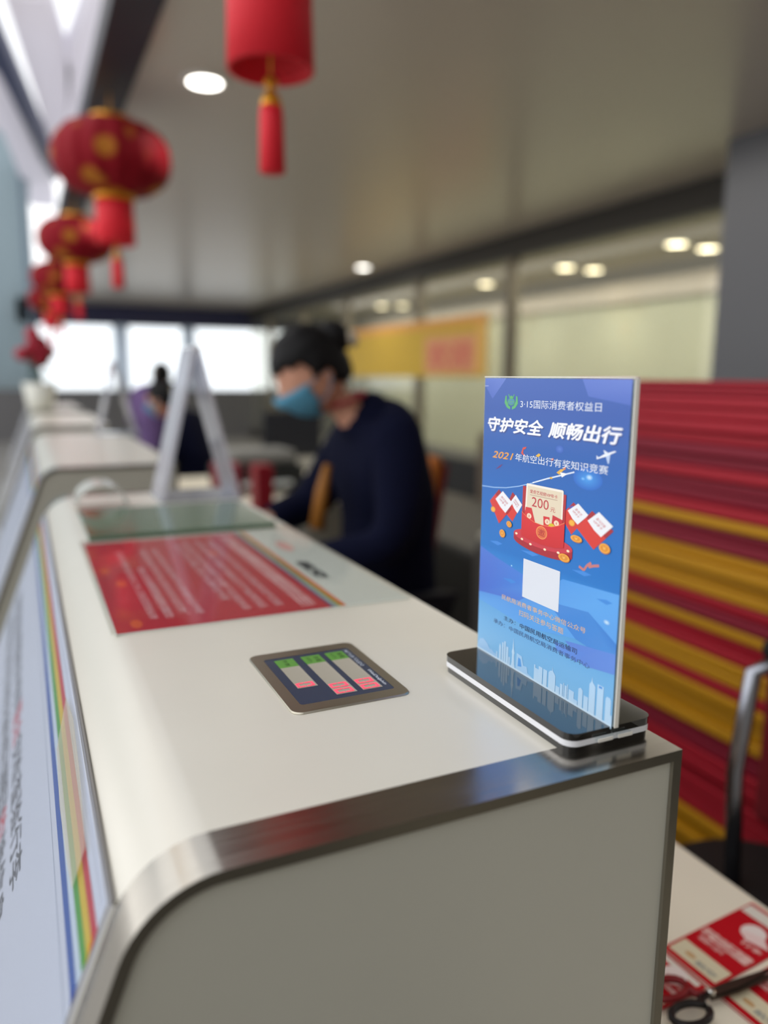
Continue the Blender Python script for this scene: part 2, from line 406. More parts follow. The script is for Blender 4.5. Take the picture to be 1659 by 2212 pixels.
# the printed notice behind clear acrylic on the sloping front
def front_notice(y0, y1, label, detail):
    root = empty('front_notice', (0, 0, 0), label, 'notice')
    fn = front_fn(.0026)
    P = Print(fn)
    R = lambda ya, yb, sa, sb, c, lay=1: P.poly([(ya, sa), (yb, sa), (yb, sb), (ya, sb)], c, lay)
    n = y0
    R(n+.0005, y1, .0035, .37, 'd0d2d8', 0)
    for sa, sb, c, sh in ((.0168, .0238, 'c41f34', 0), (.0238, .0312, 'd8b420', .0), (.0312, .0382, '3f9a2a', 0)):
        R(n+.0012, y1, sa, sb, c)
    # turned over corners at the near end of the tapes
    P.poly([(n+.0012, .0165), (n-.0002, .022), (n+.0002, .029), (n+.003, .026)], 'd01f30', 2)
    P.poly([(n+.0012, .0265), (n-.0002, .030), (n+.0005, .034), (n+.006, .024)], 'e3b41e', 2)
    R(n+.002, y1, .0452, .0530, '1a52a0'); P.poly([(n+.002, .0445), (n, .049), (n+.001, .0545), (n+.006, .051)], '1b3f94', 2)
    R(n+.0015, y1, .0388, .0448, 'ccd8de')
    P.line([(n+.001, .0618), (y1, .0618)], .0012, 'aab0bb', 1)
    P.line([(n+.004, .0125), (y1, .0125)], .0008, 'f4f6fa', 1)
    if detail:
        # two rows of print reading towards the near end
        rows = (('请旅客提前办理乘机手续并配合安检查验行李', .1195, .1470, .556, 2.02), ('携带有效证件核对姓名航班日期目的地信息', .160, .187, .56, 2.0))
        for txt, sa, sb, yn, yf in rows:
            pitch = (1.36-yn)/len(txt)
            for i, ch in enumerate(reversed(txt)):
                ya = yn+pitch*i; red = (.76 < ya < .84)
                col = 'c8384a' if red and sa < .15 else ('c8384a' if .66 < ya < .71 and sa > .15 else '53565c')
                P.text(ch, 0, 0, 1, 1, col, 2, bold=.025, mtx=lambda q, ya=ya, sa=sa, sb=sb: (ya+pitch*.9*(1-q[0]), sb-(sb-sa)*q[1]))
    P.done('printed_sheet', PRINTF, root)
    b = bmesh.new(); prism(b, [slope_pt(.0275, -.0034), slope_pt(.0275, -.0044), slope_pt(.395, -.0044), slope_pt(.395, -.0034)], 'y', n, y1)
    fin('acrylic_cover', b, glassy('cover_acrylic', (244, 246, 250), fk=.45, rough=.03), root)
    return root
front_notice(.3345, 1.425, 'white printed notice with blue, green, yellow and red tape lines on the nearest counter front', True)
front_notice(1.935, 3.02, 'white printed notice on the sloping front of the second counter', False)

# a bit of loose clear tape glinting across the colour lines
P = Print(front_fn(.0052))
P.poly([(.418, .0365), (.392, .034), (.395, .012), (.47, .006), (.545, .004), (.60, .010), (.565, .036), (.49, .040)], 'f4ead2', 0)
o = P.done('clear_tape', glassy('tape_film', (250, 246, 236), body=(244, 232, 208), bodyf=.22, rough=.12)); tag(o, 'peeling strip of clear tape across the red, yellow and green lines', 'tape')

# ---------------------------------------------------------------- weight display
wd = empty('weight_display', (.1825, .4885, T), 'steel framed weight display with red digits set in the counter top', 'scale display')
b = bmesh.new(); W2, H2 = .0420, .0555
outer = rrect(-W2, W2, -H2, H2, .007); inner = rrect(-W2+.0088, W2-.0075, -H2+.0115, H2-.0125, .0025)
def ringslab(b, A, B, z0, z1, slope=.0006):
    a1 = [b.verts.new((p[0], p[1], z1-slope)) for p in A]; a0 = [b.verts.new((p[0], p[1], z0)) for p in A]
    A2 = [(p[0]*.985, p[1]*.988) for p in A]; a2 = [b.verts.new((p[0], p[1], z1)) for p in A2]
    b1 = [b.verts.new((p[0], p[1], z1)) for p in B]; b0 = [b.verts.new((p[0], p[1], z0)) for p in B]
    n = len(A)
    for k in range(n):
        j = (k+1) % n
        b.faces.new((a0[k], a0[j], a1[j], a1[k])); b.faces.new((a1[k], a1[j], a2[j], a2[k])); b.faces.new((a2[k], a2[j], b1[j], b1[k])); b.faces.new((b1[k], b1[j], b0[j], b0[k]))
ringslab(b, outer, inner, 0, .0013, .0009)
fin('bezel', b, STEELB, wd, auto=25)
b = bmesh.new(); prism(b, rrect(-W2+.0089, W2-.0076, -H2+.0116, H2-.0126, .0024), 'z', 0, .0011); fin('screen_plate', b, mat('display_navy', (44, 56, 80), .25, coat=.3), wd)
# local frame: u = towards near (-y) , v = +x ; plate spans
ya, yb = -.0439, .0429; xa, xb = -.0331, .0344
P = Print(lambda u, v, lay: (xa+v*(xb-xa), yb-u*(yb-ya), .0012+lay))
RD = Print(lambda u, v, lay: (xa+v*(xb-xa), yb-u*(yb-ya), .00145+lay))
cols = [(.10, .315, .70, '件数', None, 1), (.405, .625, .93, '总重', '(公斤)', 2), (.69, .905, .93, '重量', '(公斤)', 2)]
for v0, v1, ue, t1, t2, nd in cols:
    P.rect(.055, v0, .24, v1, '5a9238'); P.rect(.24, v0, ue, v1, 'a39c8c', 1, 'a8a192')
    vm = (v0+v1)/2
    for i, ch in enumerate(t1):
        if t2: P.text(ch, .09+.065*i, v0+(v1-v0)*.60, .145+.065*i, v0+(v1-v0)*.86, '1d3a14', 2)
        else: P.text(ch, .075+.075*i, v0+(v1-v0)*.38, .135+.075*i, v0+(v1-v0)*.62, '1d3a14', 2)
    if t2: P.text(t2, .085, v0+(v1-v0)*.2, .20, v0+(v1-v0)*.42, '1d3a14', 2)
    for d in range(nd):   # seven segment zero
        h = (v1-v0)*.86; u1 = ue-.012-(nd-1-d)*.115; u0 = u1-.085; a = v0+(v1-v0)*.04; bb = a+h; k = .018; kv = .030
        m_ = (a+bb)/2
        for q in ([(u0, a), (u1, a), (u1-k, a+kv), (u0+k, a+kv)], [(u0, bb), (u1, bb), (u1-k, bb-kv), (u0+k, bb-kv)],
                  [(u0, a+.006), (u0+k, a+kv+.006), (u0+k, m_-.008), (u0, m_-.002)], [(u0, bb-.006), (u0+k, bb-kv-.006), (u0+k, m_+.008), (u0, m_+.002)],
                  [(u1, a+.006), (u1-k, a+kv+.006), (u1-k, m_-.008), (u1, m_-.002)], [(u1, bb-.006), (u1-k, bb-kv-.006), (u1-k, m_+.008), (u1, m_+.002)]):
            RD.poly(q, 'ff3050', 1)
P.text('METTLER TOLEDO', .05, .925, .46, .968, 'b6bcc8', 2, bold=.02)
P.text('WeiDolphin', .56, .93, .90, .975, 'd8dce4', 2, shear=.3, bold=.02)
P.done('display_print', PRINTF, wd)
RD.done('red_digits', emis('led_red', (255, 50, 90), 1.3), wd)

# ---------------------------------------------------------------- red notice under clear acrylic
nf = lambda u, v, lay: (v, u, T+.0006+lay)      # u = world y, v = world x
b = bmesh.new(); box(b, .056, .325, .637, 1.015, T, T+.0005)
rn = empty('counter_notice', (0, 0, 0), 'red printed notice with pale writing lying under clear acrylic on the nearest counter', 'notice')
fin('paper', b, mat('notice_paper', (214, 216, 210), .4), rn)
P = Print(nf)
P.rect(.639, .057, 1.012, .247, 'b8132e', 1)
P.rect(.639, .2455, 1.012, .248, '5a2a68', 2)
for a, bb, c in ((.2485, .2525, '8c9aa2'), (.2525, .2545, '7fa055'), (.2545, .257, 'c08a1e'), (.257, .2605, 'd8643a')): P.rect(.639, a, 1.012, bb, c, 2)
def vt(t, v0, v1, u0, u1, col, bold=.02):     # reads from far to near, glyph tops towards +x
    P.text(t, 0, 0, 1, 1, col, 3, bold=bold, mtx=lambda q: (u1-q[0]*(u1-u0), v0+q[1]*(v1-v0)))
vt('关于禁止随身携带及托运物品的公告', .2215, .2375, .66, .99, 'e0a8ac', .03)
for i, t in enumerate(('旅客随身携带和托运行李中不得含有下列各类物品请自觉接受检查', '易燃易爆物品枪支弹药管制器具腐蚀毒害品及放射性物品等危险品', '锂电池充电宝不得托运应随身携带额定能量不超过规定标准')):
    vt(t, .200-i*.0155, .209-i*.0155, .664, .98, 'd99aa2')
vt('如有违反将依法处理请旅客朋友们予以理解和支持谢谢', .158, .167, .70, .96, 'd99aa2')
for i, t in enumerate(('请您在办理乘机手续前仔细阅读本公告内容并主动申报', '隐匿携带危险品乘机将由公安机关依法追究责任', '特此公告感谢您的支持与配合', '咨询服务请联系值机柜台工作人员祝您旅途愉快')):
    vt(t, .128-i*.0135, .136-i*.0135, .668, .95 if i != 2 else .86, 'd99aa2')
for q in ((.90, .195), (.80, .078), (.66, .075), (.86, .068)): P.ell(q[0], q[1], .012, .005, 'd8542a', 2)
vt('航空', .270, .284, .742, .817, '4a4c50', .05)
P.ell(.905, .285, .03, .008, 'e8b0a8', 2); 
P.done('notice_print', PRINTF, rn)
b = bmesh.new(); box(b, .052, .330-.004, .632, 1.02, T+.0015, T+.0035, .0004)
tag(fin('acrylic_sheet', b, ACRY), 'clear acrylic sheet covering the red notice on the nearest counter', 'acrylic sheet')

# green glass pad beyond it
b = bmesh.new(); box(b, .064, .312, 1.03, 1.245, T, T+.007, .001)
tag(fin('glass_pad', b, mat('green_pad', (84, 108, 88), .12, coat=.3, noise=(20, .1))), 'dark green glossy glass plate on the counter beyond the red notice', 'glass plate')

# clear acrylic tent displays
def tent(y, x=.268, label=''):
    e = empty('acrylic_tent_display', (x, y, T+.001), label, 'display stand')
    for s in (-1, 1):
        b = bmesh.new(); prism(b, [(s*.068, 0), (s*.060, 0), (s*.0005, .250), (s*.006, .256)], 'y', -.055, .055)
        fin('leaning_sheet', b, glassy('tent_acrylic', (215, 218, 226), body=(238, 236, 242), bodyf=.5, rough=.08), e)
    b = bmesh.new(); box(b, -.07, .07, -.06, .06, 0, .002); fin('base_plate', b, ACRYM, e)
    b = bmesh.new(); tube(b, [(0, -.055, .254), (0, .055, .254)], .006, 8); fin('ridge', b, mat('ridge_white', (235, 236, 240), .3), e)
    return e
tent(1.362, .266, 'clear acrylic tent display standing at the far end of the nearest counter')
tent(2.95, .30, 'clear acrylic tent display on the second counter')
# milky curled sheet
b = bmesh.new(); n = 20; R_ = .034
for y in range(2): pass
ro = [(R_*1.15*math.cos(math.pi*k/n), R_*math.sin(math.pi*k/n)) for k in range(n+1)]; ri = [(p[0]*.93, p[1]*.93) for p in ro[::-1]]
prism(b, ro+ri, 'y', -.045, .045)
o = fin('curled_plastic_sheet', b, glassy('milky_plastic', (220, 220, 214), body=(232, 230, 222), bodyf=.75, rough=.15), auto=40); o.location = (.102, 1.30, T+.0075)
tag(o, 'milky plastic sheet curled into an arch at the left far end of the nearest counter', 'plastic sheet')
b = bmesh.new(); box(b, 0, .13, 0, .08, 0, .03, .006)
o = fin('white_tray', b, mat('tray_white', (225, 220, 212), .5)); o.location = (.19, 1.255, T+.0005); o.location.y = 1.26
bpy.data.objects.remove(o)

# ---------------------------------------------------------------- poster stand (the sign)
SX, SY0, SY1 = .2965, .3195, .4648     # plane x, near y, far y
sg = empty('sign_holder', (SX, .3925, T), 'blue upright travel quiz sign in a clear holder on a black and white base', 'table sign')
def slab(name, x0, x1, y0, y1, r, z0, z1, m, bev=.0):
    b = bmesh.new(); prism(b, [(p[0]-SX, p[1]-.3925) for p in rrect(x0, x1, y0, y1, r)], 'z', z0, z1); return fin(name, b, m, sg, auto=30)
bx0, bx1, by0, by1 = .2655, .3285, .3205, .4655
slab('base_layer', bx0+.0006, bx1-.0006, by0+.0006, by1-.0006, .008, 0, .0042, BLACKP)
o = slab('base_layer', bx0, bx1, by0, by1, .008, .0042, .0078, WHITEP); o['label'] = 'white middle layer'
slab('base_layer', bx0, bx1, by0, by1, .008, .0078, .0122, BLACKP)
# two clear sheets bent outwards at the foot
for s in (-1, 1):
    b = bmesh.new(); t0, t1 = .0005, .0014
    pr = [(s*t0, .2105), (s*t1, .2105), (s*t1, .0125), (s*(t1+.0006), .0100), (s*(t1+.002), .0088), (s*.0125, .0078), (s*.0125, .0060), (s*(t1+.001), .0070), (s*(t0+.0006), .0085), (s*t0, .0120)]
    prism(b, pr, 'y', SY0-.3925-.0016, SY1-.3925+.0016)
    fin('clear_sheet', b, glassy('sheet_acrylic', (246, 250, 250), rough=.02, fk=.7, body=(240, 242, 245), bodyf=.004), sg, auto=30)
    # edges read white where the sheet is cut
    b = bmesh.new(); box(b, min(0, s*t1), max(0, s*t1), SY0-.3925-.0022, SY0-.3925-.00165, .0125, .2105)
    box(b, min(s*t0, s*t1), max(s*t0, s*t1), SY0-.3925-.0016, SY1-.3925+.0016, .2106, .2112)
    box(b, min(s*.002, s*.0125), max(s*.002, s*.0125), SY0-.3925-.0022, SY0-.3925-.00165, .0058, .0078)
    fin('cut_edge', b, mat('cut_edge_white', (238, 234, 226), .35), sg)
b = bmesh.new(); box(b, -.0004, .0004, SY0-.3925, SY1-.3925, .0122, .2098); fin('poster_paper', b, mat('poster_back', (225, 232, 240), .4), sg)
PX = -.0017
P = Print(lambda u, v, lay: (PX-lay, (SY1-.3925)-u/1000*(SY1-SY0)/.145, v/1000), step=.00002)
W = 145
def tilt(v, u): return v
# background gradient
bands = [(12, '86c2ee'), (40, '6aaee4'), (65, '4296da'), (88, '1a7ed0'), (92, '0274c8'), (130, '0066bc'), (160, '045ab0'), (190, '1450aa'), (210, '2c5ab2')]
for (a, ca), (bb, cb) in zip(bands, bands[1:]): P.rect(0, a, W, bb, ca, 0, cb)
# soft translucent facets
P.poly([(0, 90), (20, 86), (60, 80), (100, 84), (145, 90.5), (145, 80), (95, 76), (50, 56), (0, 56)], ['4a7ad6', '4a7ad6', '3f82dc', '4a96e4', '55a0ea', '4a98e4', '4388de', '3d6fd2', '3f6cd0'], 1)
P.poly([(0, 56), (50, 62), (95, 88), (145, 91), (145, 60), (60, 46), (0, 50)], ['4d92e2', '4f96e4', '4c9ae8', '5aa6ee', '5aa2ec', '58a2ea', '58a0e8'], 2)
P.poly([(80, 70), (120, 74), (145, 62), (145, 50), (110, 54)], ['3f86d8', '3f88d8', '3a80d4', '4a90de', '4288da'], 3)
P.poly([(100, 50), (145, 56), (145, 44), (118, 40)], ['5a86dc', '5f8ce0', '5f8ce0', '5a86dc'], 3)
P.poly([(90, 46), (120, 48), (112, 40), (92, 41)], ['5f92e4', '5a88de', '5a88de', '5f92e4'], 3)
for q in ([(110, 200), (145, 196), (145, 210), (104, 210)], [(0, 205), (10, 196), (26, 210), (0, 210)]):
    P.poly(q, ['4568c2', '3f64c0', '5f7cd0', '5474cc'][:len(q)], 1)
for (u, v, r) in ((112, 96, 9), (60, 97, 10), (20, 96, 8), (38, 73, 8), (104, 66, 9), (133, 84, 7)):
    P.poly([(u-r, v), (u+r*.2, v+1.5), (u+r, v+.8), (u+r*.3, v-1.4)], '3a8ade', 2)
# emblem
G = '4fb06a'
for s in (-1, 1):
    pts = [(32.7+s*1.0, 189.4), (32.7+s*5.0, 190.6), (32.7+s*7.8, 193.6), (32.7+s*7.0, 198.2), (32.7+s*5.4, 198.6), (32.7+s*5.2, 195), (32.7+s*3, 192.0), (32.7+s*1.0, 191.3)]
    P.poly(pts, G, 3)
P.ell(32.7, 194.6, 4.3, 2.4, '3f9f78', 3); P.ell(32.7, 194.6, 3.4, 1.8, '3d86ae', 4); P.line([(29, 194.6), (36.4, 194.6)], .35, G, 5); P.line([(32.7, 192.4), (32.7, 196.8)], .35, G, 5)
P.ell(32.7, 197.6, 1.6, 1.0, G, 4); P.line([(29.5, 199.5), (31.2, 196.9)], .8, G, 4); P.line([(36, 199.5), (34.3, 196.9)], .8, G, 4)
P.text('3·15国际消费者权益日', 43.2, 191.0, 121.8, 196.3, 'e4ecfa', 4, slope=.6)
# headline with a soft dark double behind it
for du, dv, c, l in ((1.0, -.7, '1a3f8c', 3), (0, 0, 'f2f4fc', 5)):
    for t, a, bb, sl in (('守护安全', 5.4, 68.5, .2), ('顺畅出行', 74.5, 139.4, .4)):
        P.text(t, a+du, 174.0+dv, bb+du, 183.6+dv, c, l, bold=.055, shear=.22, slope=sl)
P.text('2021', 12.2, 155.6, 37.5, 160.2, 'f2a83c', 5, bold=.03, shear=.3, slope=.3)
P.text('年航空出行有奖知识竞赛', 39.8, 155.8, 130, 161.0, 'e9f0fb', 5, slope=1.0)
# confetti
for pts, c in (([(46, 161.5), (48, 165.5), (52, 166.2), (51, 164.8), (48.6, 164), (48.4, 161.6), (51, 160.5), (50, 159.8)], 'd84a40'), ([(62, 161.2), (65.5, 163.2), (67.5, 162.2), (65, 160.6)], 'e8b83c'), ([(78, 161), (80.4, 161.6), (80.6, 160.4), (78.6, 159.8)], 'd86a40'),
               ([(84, 153), (88, 155.5), (92, 156), (88.5, 153.4), (87, 152)], 'e8b43c'), ([(90, 156), (93, 158.6), (92.4, 155.4)], 'e07c48'),
               ([(16.5, 147.5), (21, 150.5), (25.5, 152.3), (22, 149.5)], '6b2f74'), ([(56, 103.5), (60, 104.5), (62, 106), (58.5, 103)], '6b2f74'), ([(96, 133), (101, 135), (104, 133)], '4a4fae')): P.poly(pts, c, 4)
P.line([(109.5, 99.5), (114, 98.2), (116.5, 101.5), (120, 104), (118, 101), (122, 102.5), (127, 103.8)], 1.6, 'c87a78', 3)
# swoosh and the little planes
P.line([(0, 134.0), (15, 134.7), (30, 136.4), (45, 139.4), (60, 143.5), (75, 148), (88, 151.5)], .6, '9cc6f4', 3)
P.line([(60, 143.6), (75, 148.1), (88, 151.6), (101, 155.2)], .9, 'dceafc', 4)
P.poly([(87.5, 153.6), (95, 153.5), (89.5, 150.6)], 'f4f8ff', 5); P.ell(79, 149.0, 1.5, .6, 'e8b83c', 5)
P.poly([(119.5, 164.6), (127, 166.8), (135.8, 170.4), (134.5, 170.8), (126, 168.2), (120.5, 165.4)], 'f0f4fc', 6)
P.poly([(127, 167.6), (125.2, 170.4), (126.4, 170.3), (130.5, 168.8)], 'dfe8f8', 6); P.poly([(127.5, 167), (129.5, 163.1), (130.4, 163.3), (131.2, 168.6)], 'b8cdf0', 6); P.poly([(120, 165), (119.6, 167), (122.2, 165.8)], 'dfe8f8', 6)
P.ell(113, 152.5, 13, 6.5, '3f9ae8', 1, edge='0f63c4'); P.ell(114.5, 153.6, 3.0, 1.7, 'd8f0ff', 2, edge='4aa0ea'); P.ell(109, 152.2, 1.8, .9, '8cc8f6', 2, edge='3f96e6')
P.ell(86, 167.5, 4, 2.5, '4a78d0', 2, edge='1656b6'); P.ell(136, 72.5, 3.0, 1.6, 'd8f0ff', 4, edge='5aa4ea'); P.ell(40, 84, .7, .5, 'a8dcf8', 4)
# envelopes
def quad(a, b_, c_, d_, col, lay): P.poly([a, b_, c_, d_], col, lay)
def envelope(A, B, C, D, card, coin, t1, t2, lay=3):
    quad(A, B, C, D, 'd8332c', lay); 
    mx = lambda p, q, k: (p[0]+(q[0]-p[0])*k, p[1]+(q[1]-p[1])*k)
    quad(mx(A, B, .62), B, C, mx(D, C, .62), 'a81e2a', lay+1)
    a, bb, c, d = card
    P.poly([a, mx(a, bb, .9), bb, mx(bb, c, .9), c, d, mx(d, a, .5)[:1]+(mx(d, a, .5)[1]-.8,)], 'eef0f6', lay+2)
    if t1:
        ex = ((c[0]-bb[0]), (c[1]-bb[1])); ey = ((bb[0]-a[0]), (bb[1]-a[1]))
        for t, o_ in ((t1, .60), (t2, .34)):
            P.text(t, 0, 0, 1, 1, 'c23a44', lay+3, mtx=lambda q, o_=o_: (a[0]+ex[0]*(.18+.62*q[0])+ey[0]*(o_-.12+.2*q[1]), a[1]+ex[1]*(.18+.62*q[0])+ey[1]*(o_-.12+.2*q[1])))
    if coin: P.ell(coin[0], coin[1], 2.9, 2.0, 'e89a2c', lay+3); P.ell(coin[0], coin[1], 2.2, 1.5, 'f4b440', lay+4)
envelope((28.5, 120), (38, 134.5), (49, 128), (39, 114.5), ((36.5, 128), (41.8, 133.2), (49.6, 127.5), (44.5, 121)), None, '爱奇艺视频', 'VIP季卡', 3)
envelope((10.8, 124.6), (21.8, 134.2), (37.5, 123), (23.0, 110.4), ((17.9, 127), (26.5, 133.6), (38.9, 127), (30.5, 119)), (15.3, 119.2), '腾讯视频', 'VIP季卡', 8)
envelope((90, 127), (101.5, 137), (115, 131), (101, 117.2), ((96.6, 131.3), (106, 137.0), (115.6, 131.5), (106.3, 124.3)), (101, 124.4), '爱奇艺', 'VIP月卡', 3)
envelope((105.6, 122.3), (118.6, 134.6), (137.4, 126.0), (121.6, 112.2), ((115.2, 128.3), (124.6, 134.9), (136.8, 128.6), (127.3, 120.7)), None, '喜马拉雅', 'VIP季卡', 8)
# stage disc
P.ell(72.2, 103.6, 30.8, 5.2, 'a8182c', 12, n=32, rot=-1); P.poly([(41.4, 104), (103, 103), (103, 107.8), (41.4, 107.8)], 'a8182c', 12); P.ell(72.2, 107.8, 30.8, 5.2, 'cc3344', 13, n=32)
for u, v in ((44.5, 107.4), (51, 104.8), (60.6, 103.2), (76, 102.8), (89.6, 103.6), (98.9, 106.6)): P.ell(u, v, 1.4, .75, 'ffe9c8', 14)
# big pocket and card
P.rect(50.0, 120, 94.8, 140.5, 'b01c2c', 14)
P.poly([(53, 118)]+[(p[0], p[1]) for p in [(92.2, 118), (92.2, 142.2), (91.4, 142.9), (54.8, 142.7), (53.9, 142.0)]], 'f6efe4', 15)
P.poly([(54.6, 118), (90.8, 118), (90.8, 141.5), (55.3, 141.3)], 'e4d6bc', 16)
P.text('爱奇艺视频VIP年卡', 58.1, 136.7, 86.6, 139.2, 'c23a44', 18, bold=.01); P.line([(58.2, 135.6), (86.7, 136.0)], .25, 'a07060', 17)
P.text('200', 60.4, 128.4, 78.2, 134.6, 'c0303c', 18); P.text('元', 79.9, 127.9, 85.0, 130.8, 'c0303c', 18)
P.poly([(52, 118), (54, 127), (60.5, 127.2), (65.5, 117)], 'd42a30', 19); P.poly([(74, 116), (73.2, 124), (79.6, 124.2), (80, 116)], 'd42a30', 19); P.poly([(81.5, 117), (82.6, 126.2), (92.4, 124.6), (92.4, 117)], 'cc2630', 20)
for u, v in ((58.2, 121.6), (77.5, 121.0), (86.7, 121.6)):
    P.ell(u, v, 2.5, 1.8, 'f8dcc0', 21); P.text('¥', u-.8, v-1.0, u+.8, v+1.0, 'c03030', 22)
P.ell(82.2, 118.4, 3.4, 2.4, 'd8c022', 21)
pk = [(50.0, 123.4), (56, 120.4), (64, 118.4), (72, 117.9), (82, 118.6), (89, 120.6), (94.8, 123.4), (94.8, 107.5), (86, 105.8), (72, 105.2), (58, 106), (50.2, 107)]
P.poly(pk, ['d8222c']*7+['cc1c26']*5, 23); P.line(pk[:7], .35, 'f08a5a', 24)
P.ell(72.2, 113.0, 5.8, 4.2, 'f0a05c', 25, n=28); P.ell(72.2, 113.0, 5.2, 3.7, 'e06a3c', 26, n=28); P.text('邀', 68.8, 110.8, 75.6, 115.2, 'b8302c', 27, bold=.02)
for u, v, a, r in ((35.8, 112.3, 3.0, 2.0), (28.0, 104.4, 3.3, 2.6), (106.2, 115.8, 5.2, 2.0), (131.1, 115.0, 4.6, 2.8), (95.6, 101.8, 5.4, 2.4)):
    P.ell(u+.4, v-.4, a, r, 'c87a20', 28); P.ell(u, v, a, r, 'f2a83a', 29); P.ell(u, v, a*.7, r*.68, 'e08f2c', 30); P.text('¥', u-a*.3, v-r*.4, u+a*.3, v+r*.4, 'f8c868', 31)
# blank panel where the square code sits in the photograph
P.rect(53.6, 65.9, 92.3, 92.2, 'dde3ee', 8)
P.text('民航局消费者事务中心微信公众号', 29.6, 57.8, 118.6, 61.4, 'e8c08c', 6, slope=2.2)
P.text('扫码关注参与答题', 50.4, 52.0, 98.1, 56.0, 'e8c08c', 6, slope=1.2)
P.text('主办：', 32.8, 43.6, 47, 46.8, '22365e', 6); P.text('中国民用航空局运输司', 52.1, 43.4, 111.7, 47.0, '22365e', 6, bold=.012, slope=1.4)
P.text('承办：', 20.3, 38.0, 34.5, 41.4, '3c5688', 6); P.text('中国民用航空局消费者事务中心', 39.7, 37.9, 123.8, 41.3, '3c5688', 6, slope=1.8)
# skyline
SKY = [(0, 15), (3, 20.5), (8, 22), (13, 20), (15, 18), (17, 16.5), (19, 17.4), (22, 15.5), (24, 16), (27, 14), (30, 13), (33, 13)]
def bld(u0, u1, v, top=None):
    P.poly([(u0, 11)]+[(u0, v)]+(top or [])+[(u1, v), (u1, 11)], ['c4e2fa']+['b4d8f7']*(2+len(top or []))+['c4e2fa'], 7)
P.poly([(0, 11)]+SKY+[(33, 11)], '9fcaf2', 7)
for a in ((25, 26.5, 18), (28.5, 31, 23, [(29.7, 25.5)]), (32, 34, 27), (34.6, 36.6, 28.5), (37.2, 39.8, 25.5), (40.2, 42.2, 19)): bld(*a)
P.poly([(42.2, 11), (44.2, 16), (44.6, 22), (44.0, 24), (45.0, 26.5), (45.2, 29.0), (45.7, 34.5), (46.2, 29.0), (46.4, 26.5), (47.4, 24), (46.8, 22), (47.2, 16), (49.2, 11)], 'c0e0fa', 7)
P.poly([(49, 11), (50, 25), (56, 24.4), (58, 18.5), (62, 19), (63, 15), (68, 14), (70, 11)], 'a8d2f6', 7); P.poly([(51.5, 16), (52, 22.5), (54.5, 22), (56, 17)], '5aa2ea', 8)
for a in ((70, 71.5, 24), (71.5, 75, 22), (75, 79, 24.5), (80, 84, 24.4), (85.5, 92.5, 24, [(87, 25.6), (89, 26.2), (89.4, 29.5), (89.8, 26.2), (91.5, 25)]), (93, 97, 18), (97.5, 100, 21), (100.6, 101.4, 22.6), (102, 104, 21.5), (104.4, 105.2, 23), (106, 111, 20.5), (111, 114.5, 16), (115, 119, 24.4, [(117, 25.6)]), (120, 124, 22), (124.6, 130, 31, [(126.2, 33), (126.8, 36), (127.4, 33)]), (131.6, 137, 33.5), (139, 143.6, 27.5, [(140, 29), (142.6, 29)]), (143.6, 145, 19)): bld(*a)
P.poly([(132.8, 31.6), (135.8, 31.8), (135.6, 33.0), (133.0, 33.0)], '4f96e2', 8)
P.rect(0, 11, 145, 13.5, 'cfe8fc', 9); 
P.line([(0.2, 204.6), (4.5, 204.7)], .35, 'b8c8f0', 6)
P.done('poster_print', PRINT, sg)

# ---------------------------------------------------------------- lanterns
LRED = mat('lantern_red', (168, 18, 34), .7, spec=.2)
LGOLD = mat('lantern_gold', (214, 150, 40), .35, .6); FR = mat('fringe_red', (222, 24, 44), .6, bump=(300, .8, (1, 1, .05)))
def lantern_red():
    m = MATS['lantern_red']; n = m.node_tree.nodes; L = m.node_tree.links; b = n['Principled BSDF']
    for l in list(b.inputs['Base Color'].links): L.remove(l)
    v = n.new('ShaderNodeTexVoronoi'); v.inputs['Scale'].default_value = 7
    t = n.new('ShaderNodeTexCoord'); L.new(t.outputs['Object'], v.inputs['Vector'])
    r = n.new('ShaderNodeValToRGB'); r.color_ramp.elements[0].position = .27; r.color_ramp.elements[0].color = lin((170, 105, 35)); r.color_ramp.elements[1].position = .42; r.color_ramp.elements[1].color = lin((128, 6, 24))
    L.new(v.outputs['Distance'], r.inputs[0]); L.new(r.outputs[0], b.inputs['Base Color'])
lantern_red()
def make_lantern():
    e = empty('red_lantern', (0, 0, 0))
    b = bmesh.new(); prof = [(.09+.21*math.cos(math.radians(a))**.8 if abs(a) < 89 else .09, .175*math.sin(math.radians(a))) for a in range(-90, 91, 12)]
    lathe(b, prof, 64, ribs=16, amp=-.05); fin('lantern_body', b, LRED, e, True)
    for z in (.165, -.205):
        b = bmesh.new(); lathe(b, [(.098, z), (.105, z+.006), (.105, z+.034), (.098, z+.04)], 32); fin('gold_collar', b, LGOLD, e, True)
    b = bmesh.new(); lathe(b, [(.094, -.20), (.096, -.26), (.1, -.42), (.09, -.42), (.085, -.26), (.084, -.20)], 48, ribs=48, amp=.03); fin('fringe', b, FR, e, True)
    b = bmesh.new(); tube(b, [(0, 0, -.2), (0, 0, -.445)], .003, 6); lathe(b, [(.006, -.43), (.018, -.445), (.008, -.46), (.02, -.475), (.026, -.492), (.024, -.50)], 12); kn = fin('tassel_knot', b, LGOLD, e, True)
    b = bmesh.new(); lathe(b, [(.024, -.497), (.026, -.52), (.028, -.64), (.022, -.642)], 24, ribs=12, amp=.08); fin('tassel', b, FR, e, True)
    b = bmesh.new(); tube(b, [(0, 0, .19), (0, 0, .32)], .004, 6); fin('cord', b, LGOLD, e)
    return e
L0 = make_lantern()
